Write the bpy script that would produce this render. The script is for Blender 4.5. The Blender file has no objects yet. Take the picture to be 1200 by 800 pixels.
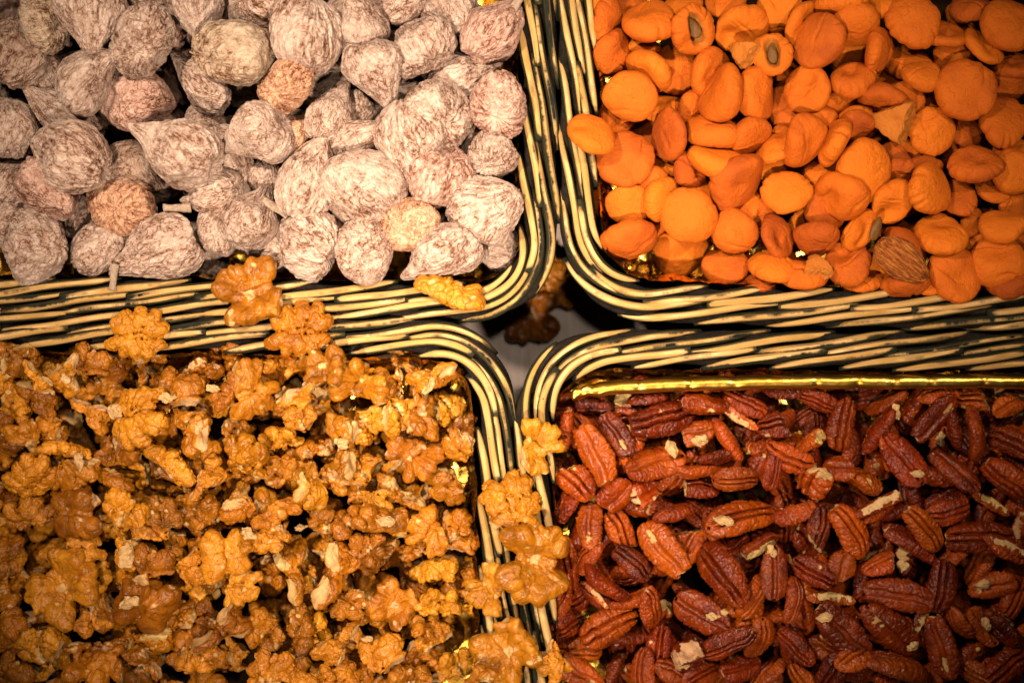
import bpy, bmesh, math, random
import numpy as np
from mathutils import Matrix, Vector, Euler

# ------------------------------------------------------------------ camera, light, exposure
MM = 0.001
PX = 0.42 * MM                 # one photograph pixel at the height of the basket rims
RIM = 0.090                    # top of the basket borders above the table
CAMZ = RIM + 0.75
scene = bpy.context.scene
cam_data = bpy.data.cameras.new('camera')
cam = bpy.data.objects.new('camera', cam_data)
scene.collection.objects.link(cam)
cam.location = (0, 0, CAMZ)
cam_data.sensor_width = 36.0
cam_data.lens = 36.0 * 0.75 / (1200 * PX)
cam_data.clip_start = 0.01
cam_data.clip_end = 20
cam_data.dof.use_dof = True
cam_data.dof.focus_distance = 0.75
cam_data.dof.aperture_fstop = 3.2
scene.camera = cam

world = bpy.data.worlds.new('World')
scene.world = world
world.use_nodes = True
bgn = world.node_tree.nodes['Background']
bgn.inputs[0].default_value = (1.0, 0.72, 0.48, 1)
bgn.inputs[1].default_value = 0.010

def lamp(name, loc, target, power, size, col, spread=70):
    d = bpy.data.lights.new(name, 'AREA')
    d.shape = 'DISK'; d.size = size; d.energy = power; d.color = col; d.spread = math.radians(spread)
    o = bpy.data.objects.new(name, d)
    scene.collection.objects.link(o)
    o.location = loc
    o.rotation_euler = (Vector(target) - Vector(loc)).to_track_quat('-Z', 'Y').to_euler()
    return o
WARM = (1.0, 0.80, 0.60)
lamp('overhead_lamp', (-0.14, -0.50, 0.94), (-0.02, 0.03, 0.09), 1.45, 0.06, WARM, 35)
lamp('overhead_lamp', (-0.44, 0.40, 0.94), (-0.03, 0.03, 0.09), 1.25, 0.06, WARM, 35)
lamp('overhead_lamp', (0.50, 0.32, 0.94), (-0.01, 0.04, 0.09), 0.75, 0.06, WARM, 35)
lamp('overhead_lamp', (0.05, 0.14, 1.05), (-0.02, 0.03, 0.09), 0.22, 0.05, WARM, 42)  # weak fill lamp, added to brighten the gap between the baskets

scene.view_settings.view_transform = 'Standard'
scene.view_settings.look = 'None'
scene.view_settings.exposure = -0.90
scene.view_settings.gamma = 1.0
scene.view_settings.use_curve_mapping = False
scene.cycles.max_bounces = 4
scene.cycles.diffuse_bounces = 1
scene.cycles.glossy_bounces = 2
scene.cycles.caustics_reflective = False
scene.cycles.caustics_refractive = False
scene.cycles.use_adaptive_sampling = True
scene.cycles.adaptive_threshold = 0.025
scene.cycles.use_denoising = True

rng = np.random.default_rng(11)
random.seed(11)

# ------------------------------------------------------------------ numeric helpers
def _hash(h):
    h = (h ^ (h >> np.uint32(13))) * np.uint32(1274126177)
    h = (h ^ (h >> np.uint32(16))) * np.uint32(2246822519)
    return ((h ^ (h >> np.uint32(15))) & np.uint32(0xFFFF)).astype(np.float32) * np.float32(1 / 32767.5) - np.float32(1.0)

def noise(x, y, z, seed=0):
    """smooth value noise on a turned lattice, about -1 to 1"""
    x, y, z = (np.asarray(a, np.float32) for a in (x, y, z))
    x, y, z = 0.64 * x + 0.48 * y - 0.60 * z, -0.60 * x + 0.80 * y + 0.01 * z, 0.48 * x + 0.36 * y + 0.80 * z
    x, y, z = np.broadcast_arrays(x, y, z)
    fx, fy, fz = np.floor(x), np.floor(y), np.floor(z)
    tx, ty, tz = x - fx, y - fy, z - fz
    tx = tx * tx * (3 - 2 * tx); ty = ty * ty * (3 - 2 * ty); tz = tz * tz * (3 - 2 * tz)
    hx = fx.astype(np.int32).astype(np.uint32) * np.uint32(374761393)
    hy = fy.astype(np.int32).astype(np.uint32) * np.uint32(668265263)
    hz = fz.astype(np.int32).astype(np.uint32) * np.uint32(2147483629) + np.uint32((seed * 974634777) & 0xFFFFFFFF)
    ax, ay, az = np.uint32(374761393), np.uint32(668265263), np.uint32(2147483629)
    def row(dy, dz):
        b = hx + (hy + ay if dy else hy) + (hz + az if dz else hz)
        p, q = _hash(b), _hash(b + ax)
        return p + (q - p) * tx
    a, b = row(0, 0), row(1, 0)
    a = a + (b - a) * ty
    c, d = row(0, 1), row(1, 1)
    c = c + (d - c) * ty
    return a + (c - a) * tz

def fbm(x, y, z, seed=0, octaves=3):
    r, a, f = 0, 1.0, 1.0
    for o in range(octaves):
        r = r + a * noise(x * f, y * f, z * f, seed + 17 * o)
        a *= 0.5; f *= 2.03
    return r

def surface_nets(F, origin, h):
    """A closed quad mesh of the zero level of F."""
    ins = F < 0
    nx, ny, nz = F.shape
    C = {}
    for a in (0, 1):
        for b in (0, 1):
            for c in (0, 1):
                C[a, b, c] = (slice(a, nx - 1 + a), slice(b, ny - 1 + b), slice(c, nz - 1 + c))
    anyi = np.zeros((nx - 1, ny - 1, nz - 1), bool); alli = np.ones_like(anyi)
    for s in C.values():
        anyi |= ins[s]; alli &= ins[s]
    mask = anyi & ~alli
    ci = np.argwhere(mask)
    vals = {k: F[s][mask] for k, s in C.items()}
    acc = np.zeros((len(ci), 3), np.float32); cnt = np.zeros(len(ci), np.float32)
    for k0 in C:
        for ax in range(3):
            if k0[ax] == 0:
                k1 = list(k0); k1[ax] = 1; k1 = tuple(k1)
                v0, v1 = vals[k0], vals[k1]
                m = (v0 < 0) != (v1 < 0)
                t = np.where(m, v0 / np.where(m, v0 - v1, 1), 0)
                p = np.tile(np.array(k0, np.float32), (len(ci), 1)); p[:, ax] = t
                acc[m] += p[m]; cnt[m] += 1
    V = (ci + acc / cnt[:, None]) * h + np.array(origin, np.float32)
    idx = -np.ones(mask.shape, np.int64); idx[mask] = np.arange(len(ci))
    quads = []
    for ax in range(3):
        o1, o2 = (ax + 1) % 3, (ax + 2) % 3
        sl0 = [slice(None)] * 3; sl1 = [slice(None)] * 3
        sl0[ax] = slice(0, -1); sl1[ax] = slice(1, None)
        e = np.argwhere(ins[tuple(sl0)] != ins[tuple(sl1)])
        ok = (e[:, o1] > 0) & (e[:, o2] > 0) & (e[:, o1] < F.shape[o1] - 1) & (e[:, o2] < F.shape[o2] - 1)
        e = e[ok]
        s0 = ins[tuple(e.T)]
        def cell(d1, d2):
            q = e.copy(); q[:, o1] -= d1; q[:, o2] -= d2
            return idx[tuple(q.T)]
        q = np.stack([cell(1, 1), cell(0, 1), cell(0, 0), cell(1, 0)], 1)
        q[~s0] = q[~s0][:, ::-1]
        quads.append(q)
    return V, np.concatenate(quads)

def mesh_np(name, V, Fq, attrs=None, mat=None, smooth=True):
    me = bpy.data.meshes.new(name)
    V = np.asarray(V, np.float32); Fq = np.asarray(Fq, np.int32)
    n, k = Fq.shape
    me.vertices.add(len(V)); me.vertices.foreach_set('co', V.ravel())
    me.loops.add(n * k); me.loops.foreach_set('vertex_index', Fq.ravel())
    me.polygons.add(n)
    me.polygons.foreach_set('loop_start', np.arange(0, n * k, k, dtype=np.int32))
    me.polygons.foreach_set('use_smooth', np.full(n, smooth, bool))
    for an, av in (attrs or {}).items():
        a = me.attributes.new(an, 'FLOAT', 'POINT')
        a.data.foreach_set('value', np.asarray(av, np.float32))
    me.update(calc_edges=True); me.validate()
    if mat: me.materials.append(mat)
    return me

def icosphere(sub):
    bm = bmesh.new()
    bmesh.ops.create_icosphere(bm, subdivisions=sub, radius=1.0)
    bm.verts.ensure_lookup_table()
    V = np.array([v.co[:] for v in bm.verts], np.float32)
    Fq = np.array([[v.index for v in f.verts] for f in bm.faces], np.int32)
    bm.free()
    return V, Fq

# ------------------------------------------------------------------ scene helpers
def link(o):
    scene.collection.objects.link(o); return o

def obj(name, me, parent=None):
    o = link(bpy.data.objects.new(name, me))
    if parent: o.parent = parent
    return o

def tag(o, label=None, cat=None, group=None, kind=None):
    if label: o['label'] = label
    if cat: o['category'] = cat
    if group: o['group'] = group
    if kind: o['kind'] = kind
    return o

_U = 'zero one two three four five six seven eight nine ten eleven twelve thirteen fourteen fifteen sixteen seventeen eighteen nineteen'.split()
_T = 'x x twenty thirty forty fifty sixty seventy eighty ninety'.split()
def words(n):
    n = max(0, min(99, int(n)))
    if n < 20: return _U[n]
    return _T[n // 10] + ('-' + _U[n % 10] if n % 10 else '')

def to_world(px, py, z):
    f = (CAMZ - z) / 0.75
    return (px - 600) * PX * f, (400 - py) * PX * f

def to_px(x, y, z):
    f = (CAMZ - z) / 0.75
    return 600 + x / (PX * f), 400 - y / (PX * f)

# ------------------------------------------------------------------ materials
class N:
    def __init__(s, name):
        s.m = bpy.data.materials.new(name); s.m.use_nodes = True
        s.t = s.m.node_tree; s.b = s.t.nodes['Principled BSDF']
    def n(s, typ, **kw):
        nd = s.t.nodes.new('ShaderNode' + typ)
        for k, v in kw.items():
            if k.startswith('_'): nd.inputs[k[1:]].default_value = v
            else: setattr(nd, k, v)
        return nd
    def l(s, a, b): s.t.links.new(a, b)
    def noise(s, vec, scale, detail=3, rough=0.55, dist=0.0):
        nd = s.n('TexNoise'); nd.inputs['Scale'].default_value = scale
        nd.inputs['Detail'].default_value = detail; nd.inputs['Roughness'].default_value = rough
        nd.inputs['Distortion'].default_value = dist
        s.l(vec, nd.inputs['Vector']); return nd.outputs[0]
    def ramp(s, fac, stops):
        r = s.n('ValToRGB'); els = r.color_ramp.elements
        while len(els) < len(stops): els.new(0.5)
        for e, (p, c) in zip(els, stops):
            e.position = p; e.color = (c[0], c[1], c[2], 1) if not isinstance(c, (int, float)) else (c, c, c, 1)
        s.l(fac, r.inputs[0]); return r.outputs[0]
    def mix(s, fac, a, b, mode='MIX'):
        m = s.n('Mix', data_type='RGBA', blend_type=mode)
        for v, i in ((fac, 0), (a, 6), (b, 7)):
            if isinstance(v, (int, float)): m.inputs[i].default_value = v
            elif isinstance(v, tuple): m.inputs[i].default_value = (*v, 1)
            else: s.l(v, m.inputs[i])
        return m.outputs[2]
    def math(s, op, a, b=0.0, clamp=False):
        m = s.n('Math', operation=op, use_clamp=clamp)
        for v, i in ((a, 0), (b, 1)):
            if isinstance(v, (int, float)): m.inputs[i].default_value = v
            else: s.l(v, m.inputs[i])
        return m.outputs[0]
    def attr(s, name):
        return s.n('Attribute', attribute_name=name).outputs['Fac']
    def bump(s, h, strength, dist):
        b = s.n('Bump'); b.inputs['Strength'].default_value = strength; b.inputs['Distance'].default_value = dist
        s.l(h, b.inputs['Height']); s.l(b.outputs[0], s.b.inputs['Normal'])
    def coords(s):
        """object coordinates shifted per object, so that copies of one mesh are not marked alike"""
        tc = s.n('TexCoord').outputs['Object']
        oi = s.n('ObjectInfo')
        ad = s.n('VectorMath', operation='ADD'); s.l(tc, ad.inputs[0])
        sc = s.n('VectorMath', operation='SCALE'); s.l(oi.outputs['Location'], sc.inputs[0]); sc.inputs['Scale'].default_value = 9.0
        s.l(sc.outputs[0], ad.inputs[1])
        s.oi = oi
        return ad.outputs[0]

def mat_fig():
    g = N('dried_fig_skin'); v = g.coords()
    wr = g.attr('wrinkle')
    n1 = g.noise(v, 300, 4, 0.65)
    n2 = g.noise(v, 55, 4, 0.6)
    n3 = g.noise(v, 1500, 2, 0.6)
    mp = g.n('Mapping'); mp.inputs['Scale'].default_value = (0.45, 1.0, 1.0); g.l(v, mp.inputs['Vector'])
    w1 = g.noise(mp.outputs[0], 380, 2, 0.5, 0.8)
    line = g.ramp(g.math('ABSOLUTE', g.math('SUBTRACT', w1, 0.5)), [(0.0, 1.0), (0.075, 0.0)])
    patch = g.ramp(n2, [(0.32, 0.3), (0.52, 1.0)])
    line = g.math('MULTIPLY', line, patch)
    f = g.math('ADD', g.math('MULTIPLY', wr, 0.34), g.math('MULTIPLY', n1, 0.78))
    f = g.math('ADD', f, g.math('MULTIPLY', g.math('SUBTRACT', n2, 0.5), -0.55))
    f = g.math('ADD', f, g.math('MULTIPLY', g.math('SUBTRACT', n3, 0.5), 0.55))
    f = g.math('SUBTRACT', f, g.math('MULTIPLY', line, 0.25))
    c = g.ramp(f, [(0.14, (0.060, 0.022, 0.011)), (0.33, (0.18, 0.088, 0.055)), (0.52, (0.36, 0.235, 0.182)), (0.80, (0.53, 0.40, 0.335))])
    c = g.mix(1.0, c, g.oi.outputs['Color'], 'MULTIPLY')
    g.l(c, g.b.inputs['Base Color'])
    g.b.inputs['Roughness'].default_value = 0.9
    g.b.inputs['Specular IOR Level'].default_value = 0.15
    h = g.math('ADD', n1, g.math('MULTIPLY', n3, 0.4))
    g.bump(g.math('SUBTRACT', h, g.math('MULTIPLY', line, 0.40)), 0.9, 0.0010)
    return g.m

def mat_apricot():
    g = N('dried_apricot_skin'); v = g.coords()
    n1 = g.noise(v, 60, 4, 0.6); n2 = g.noise(v, 420, 4, 0.65); n3 = g.noise(v, 1900, 2, 0.6)
    r = g.oi.outputs['Random']
    c = g.ramp(g.math('ADD', g.math('MULTIPLY', n1, 0.55), g.math('MULTIPLY', r, 0.45)),
               [(0.22, (0.33, 0.055, 0.002)), (0.45, (0.53, 0.105, 0.003)), (0.8, (0.66, 0.155, 0.005))])
    vor = g.n('TexVoronoi', feature='DISTANCE_TO_EDGE'); vor.inputs['Scale'].default_value = 120
    wv = g.n('VectorMath', operation='ADD'); g.l(v, wv.inputs[0])
    wn = g.n('TexNoise'); wn.inputs['Scale'].default_value = 150; g.l(v, wn.inputs['Vector'])
    ws = g.n('VectorMath', operation='SCALE'); ws.inputs['Scale'].default_value = 0.012; g.l(wn.outputs[1], ws.inputs[0])
    g.l(ws.outputs[0], wv.inputs[1]); g.l(wv.outputs[0], vor.inputs['Vector'])
    crack = g.math('MULTIPLY', g.ramp(vor.outputs[0], [(0.0, 1.0), (0.035, 0.0)]), g.ramp(n1, [(0.55, 0.0), (0.68, 1.0)]))
    c = g.mix(g.math('MULTIPLY', crack, 0.35), c, (0.25, 0.036, 0.003))
    sp = g.ramp(n2, [(0.60, 0.0), (0.72, 1.0)])
    c = g.mix(g.math('MULTIPLY', sp, 0.35), c, (0.30, 0.06, 0.006))
    pl = g.attr('pale')
    c = g.mix(pl, c, (0.36, 0.15, 0.025))
    g.l(c, g.b.inputs['Base Color'])
    g.b.inputs['Roughness'].default_value = 0.72
    g.b.inputs['Specular IOR Level'].default_value = 0.25
    h = g.math('ADD', g.math('MULTIPLY', n2, 0.8), g.math('MULTIPLY', n3, 0.35))
    h = g.math('SUBTRACT', h, g.math('MULTIPLY', crack, 0.3))
    g.bump(h, 1.0, 0.0010)
    return g.m

def mat_nut(name, cols, vein_col, pale_col, vein_scale, rough, tintlo):
    g = N(name); v = g.coords()
    n1 = g.noise(v, 70, 3, 0.6); n2 = g.noise(v, 500, 3, 0.65)
    r = g.oi.outputs['Random']
    c = g.ramp(g.math('ADD', g.math('MULTIPLY', n1, 0.65), g.math('MULTIPLY', r, 0.35)), cols)
    wn = g.n('TexNoise'); wn.inputs['Scale'].default_value = 180; g.l(v, wn.inputs['Vector'])
    ws = g.n('VectorMath', operation='SCALE'); ws.inputs['Scale'].default_value = 0.006; g.l(wn.outputs[1], ws.inputs[0])
    wv = g.n('VectorMath', operation='ADD'); g.l(v, wv.inputs[0]); g.l(ws.outputs[0], wv.inputs[1])
    vor = g.n('TexVoronoi', feature='DISTANCE_TO_EDGE'); vor.inputs['Scale'].default_value = vein_scale
    g.l(wv.outputs[0], vor.inputs['Vector'])
    vein = g.ramp(vor.outputs[0], [(0.0, 1.0), (0.05, 0.0)])
    vein = g.math('MULTIPLY', vein, g.ramp(n2, [(0.35, 0.2), (0.6, 1.0)]))
    c = g.mix(g.math('MULTIPLY', vein, tintlo), c, vein_col)
    c = g.mix(g.math('MULTIPLY', g.attr('ray'), 0.55), c, vein_col)
    pl = g.attr('pale')
    pc = g.ramp(n2, [(0.3, tuple(x * 0.7 for x in pale_col)), (0.7, pale_col)])
    c = g.mix(pl, c, pc)
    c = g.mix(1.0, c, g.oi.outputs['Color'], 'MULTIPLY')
    g.l(c, g.b.inputs['Base Color'])
    rr = g.math('ADD', g.math('MULTIPLY', n2, 0.3), rough - 0.15)
    rr = g.math('ADD', rr, g.math('MULTIPLY', pl, 0.3), True)
    g.l(rr, g.b.inputs['Roughness'])
    g.b.inputs['Specular IOR Level'].default_value = 0.32
    g.bump(g.math('SUBTRACT', g.math('MULTIPLY', n2, 0.8), g.math('MULTIPLY', vein, 0.5)), 0.6, 0.0007)
    return g.m

def mat_rod():
    g = N('worn_dyed_willow')
    uv = g.n('Attribute', attribute_name='along').outputs['Fac']
    ar = g.n('Attribute', attribute_name='around').outputs['Fac']
    sd = g.n('ObjectInfo').outputs['Random']
    cx = g.n('CombineXYZ'); g.l(g.math('MULTIPLY', uv, 1.0), cx.inputs[0]); g.l(ar, cx.inputs[1]); g.l(g.math('MULTIPLY', sd, 57.0), cx.inputs[2])
    mp = g.n('Mapping'); mp.inputs['Scale'].default_value = (50, 11, 1); g.l(cx.outputs[0], mp.inputs['Vector'])
    st = g.noise(mp.outputs[0], 1.0, 5, 0.7)
    mp2 = g.n('Mapping'); mp2.inputs['Scale'].default_value = (25, 1.6, 1); g.l(cx.outputs[0], mp2.inputs['Vector'])
    st2 = g.noise(mp2.outputs[0], 1.0, 3, 0.6)
    mp3 = g.n('Mapping'); mp3.inputs['Scale'].default_value = (45, 14, 1); g.l(cx.outputs[0], mp3.inputs['Vector'])
    st3 = g.noise(mp3.outputs[0], 1.0, 3, 0.6)
    worn = g.attr('worn')
    f = g.math('ADD', worn, g.math('MULTIPLY', g.math('SUBTRACT', st, 0.5), 1.7))
    f = g.math('ADD', f, g.math('MULTIPLY', g.math('SUBTRACT', st2, 0.5), 0.9))
    f = g.ramp(f, [(0.36, 0.0), (0.50, 0.45), (0.66, 1.0)])
    straw = g.ramp(st3, [(0.28, (0.27, 0.135, 0.03)), (0.46, (0.49, 0.28, 0.095)), (0.68, (0.64, 0.42, 0.20))])
    dark = g.ramp(st, [(0.3, (0.003, 0.004, 0.003)), (0.50, (0.012, 0.014, 0.008)), (0.62, (0.055, 0.042, 0.016)), (0.78, (0.18, 0.11, 0.03))])
    straw = g.mix(g.ramp(st2, [(0.40, 0.0), (0.62, 0.6)]), straw, (0.30, 0.17, 0.035))
    c = g.mix(f, dark, straw)
    mp4 = g.n('Mapping'); mp4.inputs['Scale'].default_value = (28, 17, 1); mp4.inputs['Location'].default_value = (3, 7, 2); g.l(cx.outputs[0], mp4.inputs['Vector'])
    fine = g.ramp(g.noise(mp4.outputs[0], 1.0, 4, 0.7), [(0.59, 0.0), (0.68, 0.8)])
    c = g.mix(fine, c, (0.028, 0.024, 0.012))
    pits = g.ramp(g.noise(g.n('TexCoord').outputs['Object'], 800, 2), [(0.71, 0.0), (0.76, 1.0)])
    c = g.mix(pits, c, (0.02, 0.017, 0.013))
    g.l(c, g.b.inputs['Base Color'])
    g.b.inputs['Roughness'].default_value = 0.6
    g.b.inputs['Specular IOR Level'].default_value = 0.09
    g.bump(g.math('ADD', st, g.math('MULTIPLY', st3, 0.4)), 0.5, 0.0007)
    return g.m

def mat_plain(name, col, rough, scale=400, var=0.5, bump=0.4, spec=0.3):
    g = N(name); v = g.coords()
    n1 = g.noise(v, scale, 5, 0.65)
    c = g.ramp(n1, [(0.3, tuple(x * (1 - var) for x in col)), (0.7, col)])
    g.l(c, g.b.inputs['Base Color']); g.b.inputs['Roughness'].default_value = rough
    g.b.inputs['Specular IOR Level'].default_value = spec
    g.bump(n1, bump, 0.001)
    return g.m

def mat_almond():
    g = N('almond_skin'); v = g.n('TexCoord').outputs['Object']
    mp = g.n('Mapping'); mp.inputs['Scale'].default_value = (0.12, 1.0, 1.0); g.l(v, mp.inputs['Vector'])
    n1 = g.noise(mp.outputs[0], 900, 4, 0.6); n2 = g.noise(v, 1500, 3, 0.6)
    c = g.ramp(g.math('ADD', g.math('MULTIPLY', n1, 0.75), g.math('MULTIPLY', n2, 0.25)), [(0.36, (0.10, 0.020, 0.003)), (0.5, (0.27, 0.068, 0.009)), (0.64, (0.46, 0.17, 0.03))])
    g.l(c, g.b.inputs['Base Color']); g.b.inputs['Roughness'].default_value = 0.6
    g.b.inputs['Specular IOR Level'].default_value = 0.15
    g.bump(g.math('ADD', n1, g.math('MULTIPLY', n2, 0.3)), 0.9, 0.0012)
    return g.m

def mat_foil(name='gold_foil', rough=0.24, wrinkle=0.4):
    g = N(name); v = g.n('TexCoord').outputs['Object']
    n1 = g.noise(v, 220, 4, 0.6); n2 = g.noise(v, 60, 3)
    c = g.ramp(n2, [(0.3, (0.72, 0.38, 0.045)), (0.7, (0.90, 0.57, 0.12))])
    g.l(c, g.b.inputs['Base Color'])
    g.b.inputs['Metallic'].default_value = 1.0; g.b.inputs['Roughness'].default_value = rough
    g.bump(n1, wrinkle, 0.0006)
    return g.m

def mat_table():
    g = N('worn_grey_tabletop'); v = g.n('TexCoord').outputs['Object']
    mp = g.n('Mapping'); mp.inputs['Scale'].default_value = (1.0, 0.12, 1); g.l(v, mp.inputs['Vector'])
    n1 = g.noise(mp.outputs[0], 260, 5, 0.65); n2 = g.noise(v, 40, 4, 0.6)
    c = g.ramp(g.math('ADD', g.math('MULTIPLY', n1, 0.6), g.math('MULTIPLY', n2, 0.4)),
               [(0.3, (0.20, 0.15, 0.13)), (0.5, (0.33, 0.26, 0.23)), (0.7, (0.46, 0.38, 0.34))])
    g.l(c, g.b.inputs['Base Color']); g.b.inputs['Roughness'].default_value = 0.45
    g.bump(n1, 0.3, 0.0005)
    return g.m

M = {}
M['fig'] = mat_fig()
M['apricot'] = mat_apricot()
M['walnut'] = mat_nut('walnut_skin', [(0.20, (0.105, 0.028, 0.0015)), (0.45, (0.34, 0.112, 0.005)), (0.80, (0.66, 0.265, 0.018))],
                      (0.12, 0.034, 0.003), (0.68, 0.42, 0.18), 150, 0.31, 0.55)
M['pecan'] = mat_nut('pecan_skin', [(0.20, (0.040, 0.0035, 0.001)), (0.45, (0.165, 0.019, 0.001)), (0.80, (0.43, 0.078, 0.003))],
                     (0.03, 0.005, 0.002), (0.62, 0.38, 0.17), 330, 0.25, 0.6)
M['almond'] = mat_almond()
M['kernel'] = mat_plain('apricot_kernel', (0.17, 0.07, 0.012), 0.5, 500, 0.4, 0.4)
M['rod'] = mat_rod()
M['core'] = mat_plain('dark_dyed_willow', (0.022, 0.016, 0.012), 0.8, 350, 0.75, 0.8, 0.1)
M['crumb'] = mat_plain('broken_nut_flesh', (0.66, 0.40, 0.17), 0.7, 700, 0.4, 0.8)
M['foil'] = mat_foil()
M['roll'] = mat_foil('gold_foil_rolled', 0.30, 0.5)
M['gap_shade'] = mat_plain('dark_gap_sheet', (0.018, 0.009, 0.004), 0.9, 300, 0.5, 0.4, 0.03)  # near-black sheet below the heaps, shade of the gaps put into its colour
M['table'] = mat_table()
M['stem'] = mat_plain('fig_stem', (0.42, 0.30, 0.22), 0.85, 700, 0.5, 0.8)
# ------------------------------------------------------------------ shapes of the fruit and nuts (millimetres, scaled when placed)
class Shape:
    """a mesh shared by copies, with a thinned cloud of its points for resting it on what lies below"""
    def __init__(s, me, V, kind=''):
        s.me = me; s.kind = kind
        V = np.asarray(V, np.float32)
        st = max(1, len(V) // 4500)
        s.P = V[::st]
        s.size = V.max(0) - V.min(0)

SPH7 = icosphere(7)
SPH6 = icosphere(6)

def make_fig(i, neck, flat, wrk):
    V0, Fq = SPH7
    r = np.random.default_rng(100 + i)
    d = V0.astype(np.float64)
    u = d[:, 0]; R = 18.0
    phi = np.arctan2(d[:, 2], d[:, 1])
    rad = np.sqrt(np.maximum(0, 1 - u * u))
    up = np.maximum(0, u)
    x = R * (0.90 * u + 0.75 * neck * up ** 4)
    pr = R * rad ** (1 - 0.45 * up) * (1 - (0.18 + 0.62 * neck) * up ** 2.0)
    pr = np.maximum(pr, R * 0.0)
    # flattened eye end with a small dimple
    eye = np.exp(-((1 + u) / 0.05))
    x = np.where(u < 0, np.maximum(x, -R * 0.80 + 0.12 * (x + R * 0.80)), x) + eye * 2.2
    P = np.stack([x, pr * np.cos(phi), pr * np.sin(phi) * flat], 1)
    s = int(r.integers(1000))
    # lumps and pressed-in sides
    L = np.stack([fbm(P[:, 0] / 16 + 3, P[:, 1] / 16, P[:, 2] / 16, s + k, 2) for k in range(3)], 1)
    P = P + L * 2.3
    for _ in range(3):
        nrm = r.normal(size=3); nrm /= np.linalg.norm(nrm)
        h = P @ nrm; lim = np.percentile(h, 93) * r.uniform(0.74, 0.95)
        t = (h - lim) / 2.5
        over = 2.5 * np.where(t > 20, t, np.log1p(np.exp(np.minimum(t, 20))))
        P -= nrm * (over * r.uniform(0.35, 0.6))[:, None]
    # bend the neck
    bend = r.uniform(-0.5, 0.5)
    P[:, 1] += bend * 0.02 * np.maximum(0, P[:, 0]) ** 2
    # wrinkles: along the meridians and as a network
    cs, sn = np.cos(phi), np.sin(phi)
    wob = 0.25 * fbm(P[:, 0] / 9, P[:, 1] / 9, P[:, 2] / 9, s + 31, 2)
    k = 5.5 + r.uniform(-1, 1.5)
    m1 = 1 - np.abs(noise(cs * k + wob * 3, sn * k + wob * 3, u * 1.7 + wob, s + 5)) * 2.2
    m2 = 1 - np.abs(noise(cs * k * 2 + wob * 6, sn * k * 2, u * 3.4 + wob * 2, s + 6)) * 2.2
    n3 = 1 - np.abs(fbm(P[:, 0] / 4.6, P[:, 1] / 4.6, P[:, 2] / 4.6, s + 7, 2)) * 2.0
    mask = np.clip(0.55 + 0.9 * fbm(P[:, 0] / 14, P[:, 1] / 14, P[:, 2] / 14, s + 8, 2), 0.1, 1.0) * np.clip((rad - 0.05) * 4, 0, 1)
    w = (0.55 * m1 + 0.35 * m2) * mask + 0.45 * n3 * (1.15 - mask)
    nr = P / (np.linalg.norm(P * [0.8, 1, 1], axis=1)[:, None] + 1e-6)
    P = P - nr * (np.clip(w, -0.2, 1) * 0.85 * wrk)[:, None]
    fine = np.abs(fbm(P[:, 0] / 2.3, P[:, 1] / 1.9, P[:, 2] / 1.9, s + 9, 2))
    P = P + nr * (np.clip(fine, 0, 0.7) * 0.32)[:, None]
    return Shape(mesh_np('dried_fig', P * MM, Fq, {'wrinkle': np.clip(1 - np.clip(w, 0, 1) * 0.95, 0, 1)}, M['fig']), P * MM, 'fig')

def make_stem(i):
    """a short woody stalk, bent, with a cut end; along +x"""
    r = np.random.default_rng(300 + i)
    n, k = 12, 10
    V, Fq = [], []
    b = r.uniform(-0.9, 0.9)
    for a in range(n):
        t = a / (n - 1)
        c = np.array([t * 13, b * 3.5 * t * t, 0])
        rad = 2.3 * (1 - 0.38 * t) + 0.7 * max(0, t - 0.8) * 4
        for q in range(k):
            an = q / k * 2 * math.pi
            rr = rad * (1 + 0.16 * math.sin(3 * an + i) + r.uniform(-0.06, 0.06))
            V.append(c + [0, rr * math.cos(an), rr * math.sin(an)])
    for a in range(n - 1):
        for q in range(k):
            Fq.append([a * k + q, (a + 1) * k + q, (a + 1) * k + (q + 1) % k, a * k + (q + 1) % k])
    c0 = len(V); V.append(np.array([13.4, b * 3.5, 0]))
    V.append(np.array([0, 0, 0]))
    e = (n - 1) * k
    for q in range(0, k):
        Fq.append([e + q, c0, c0, e + (q + 1) % k]) if False else None
    me = bpy.data.meshes.new('stem')
    faces = [f for f in Fq if f] + [[e + q, e + (q + 1) % k, c0] for q in range(k)][::1]
    faces = [list(reversed(f)) if len(f) == 4 else f for f in faces]
    me.from_pydata([tuple(v * MM) for v in V[:-1]], [], faces)
    for p in me.polygons: p.use_smooth = True
    me.materials.append(M['stem'])
    return me

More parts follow.
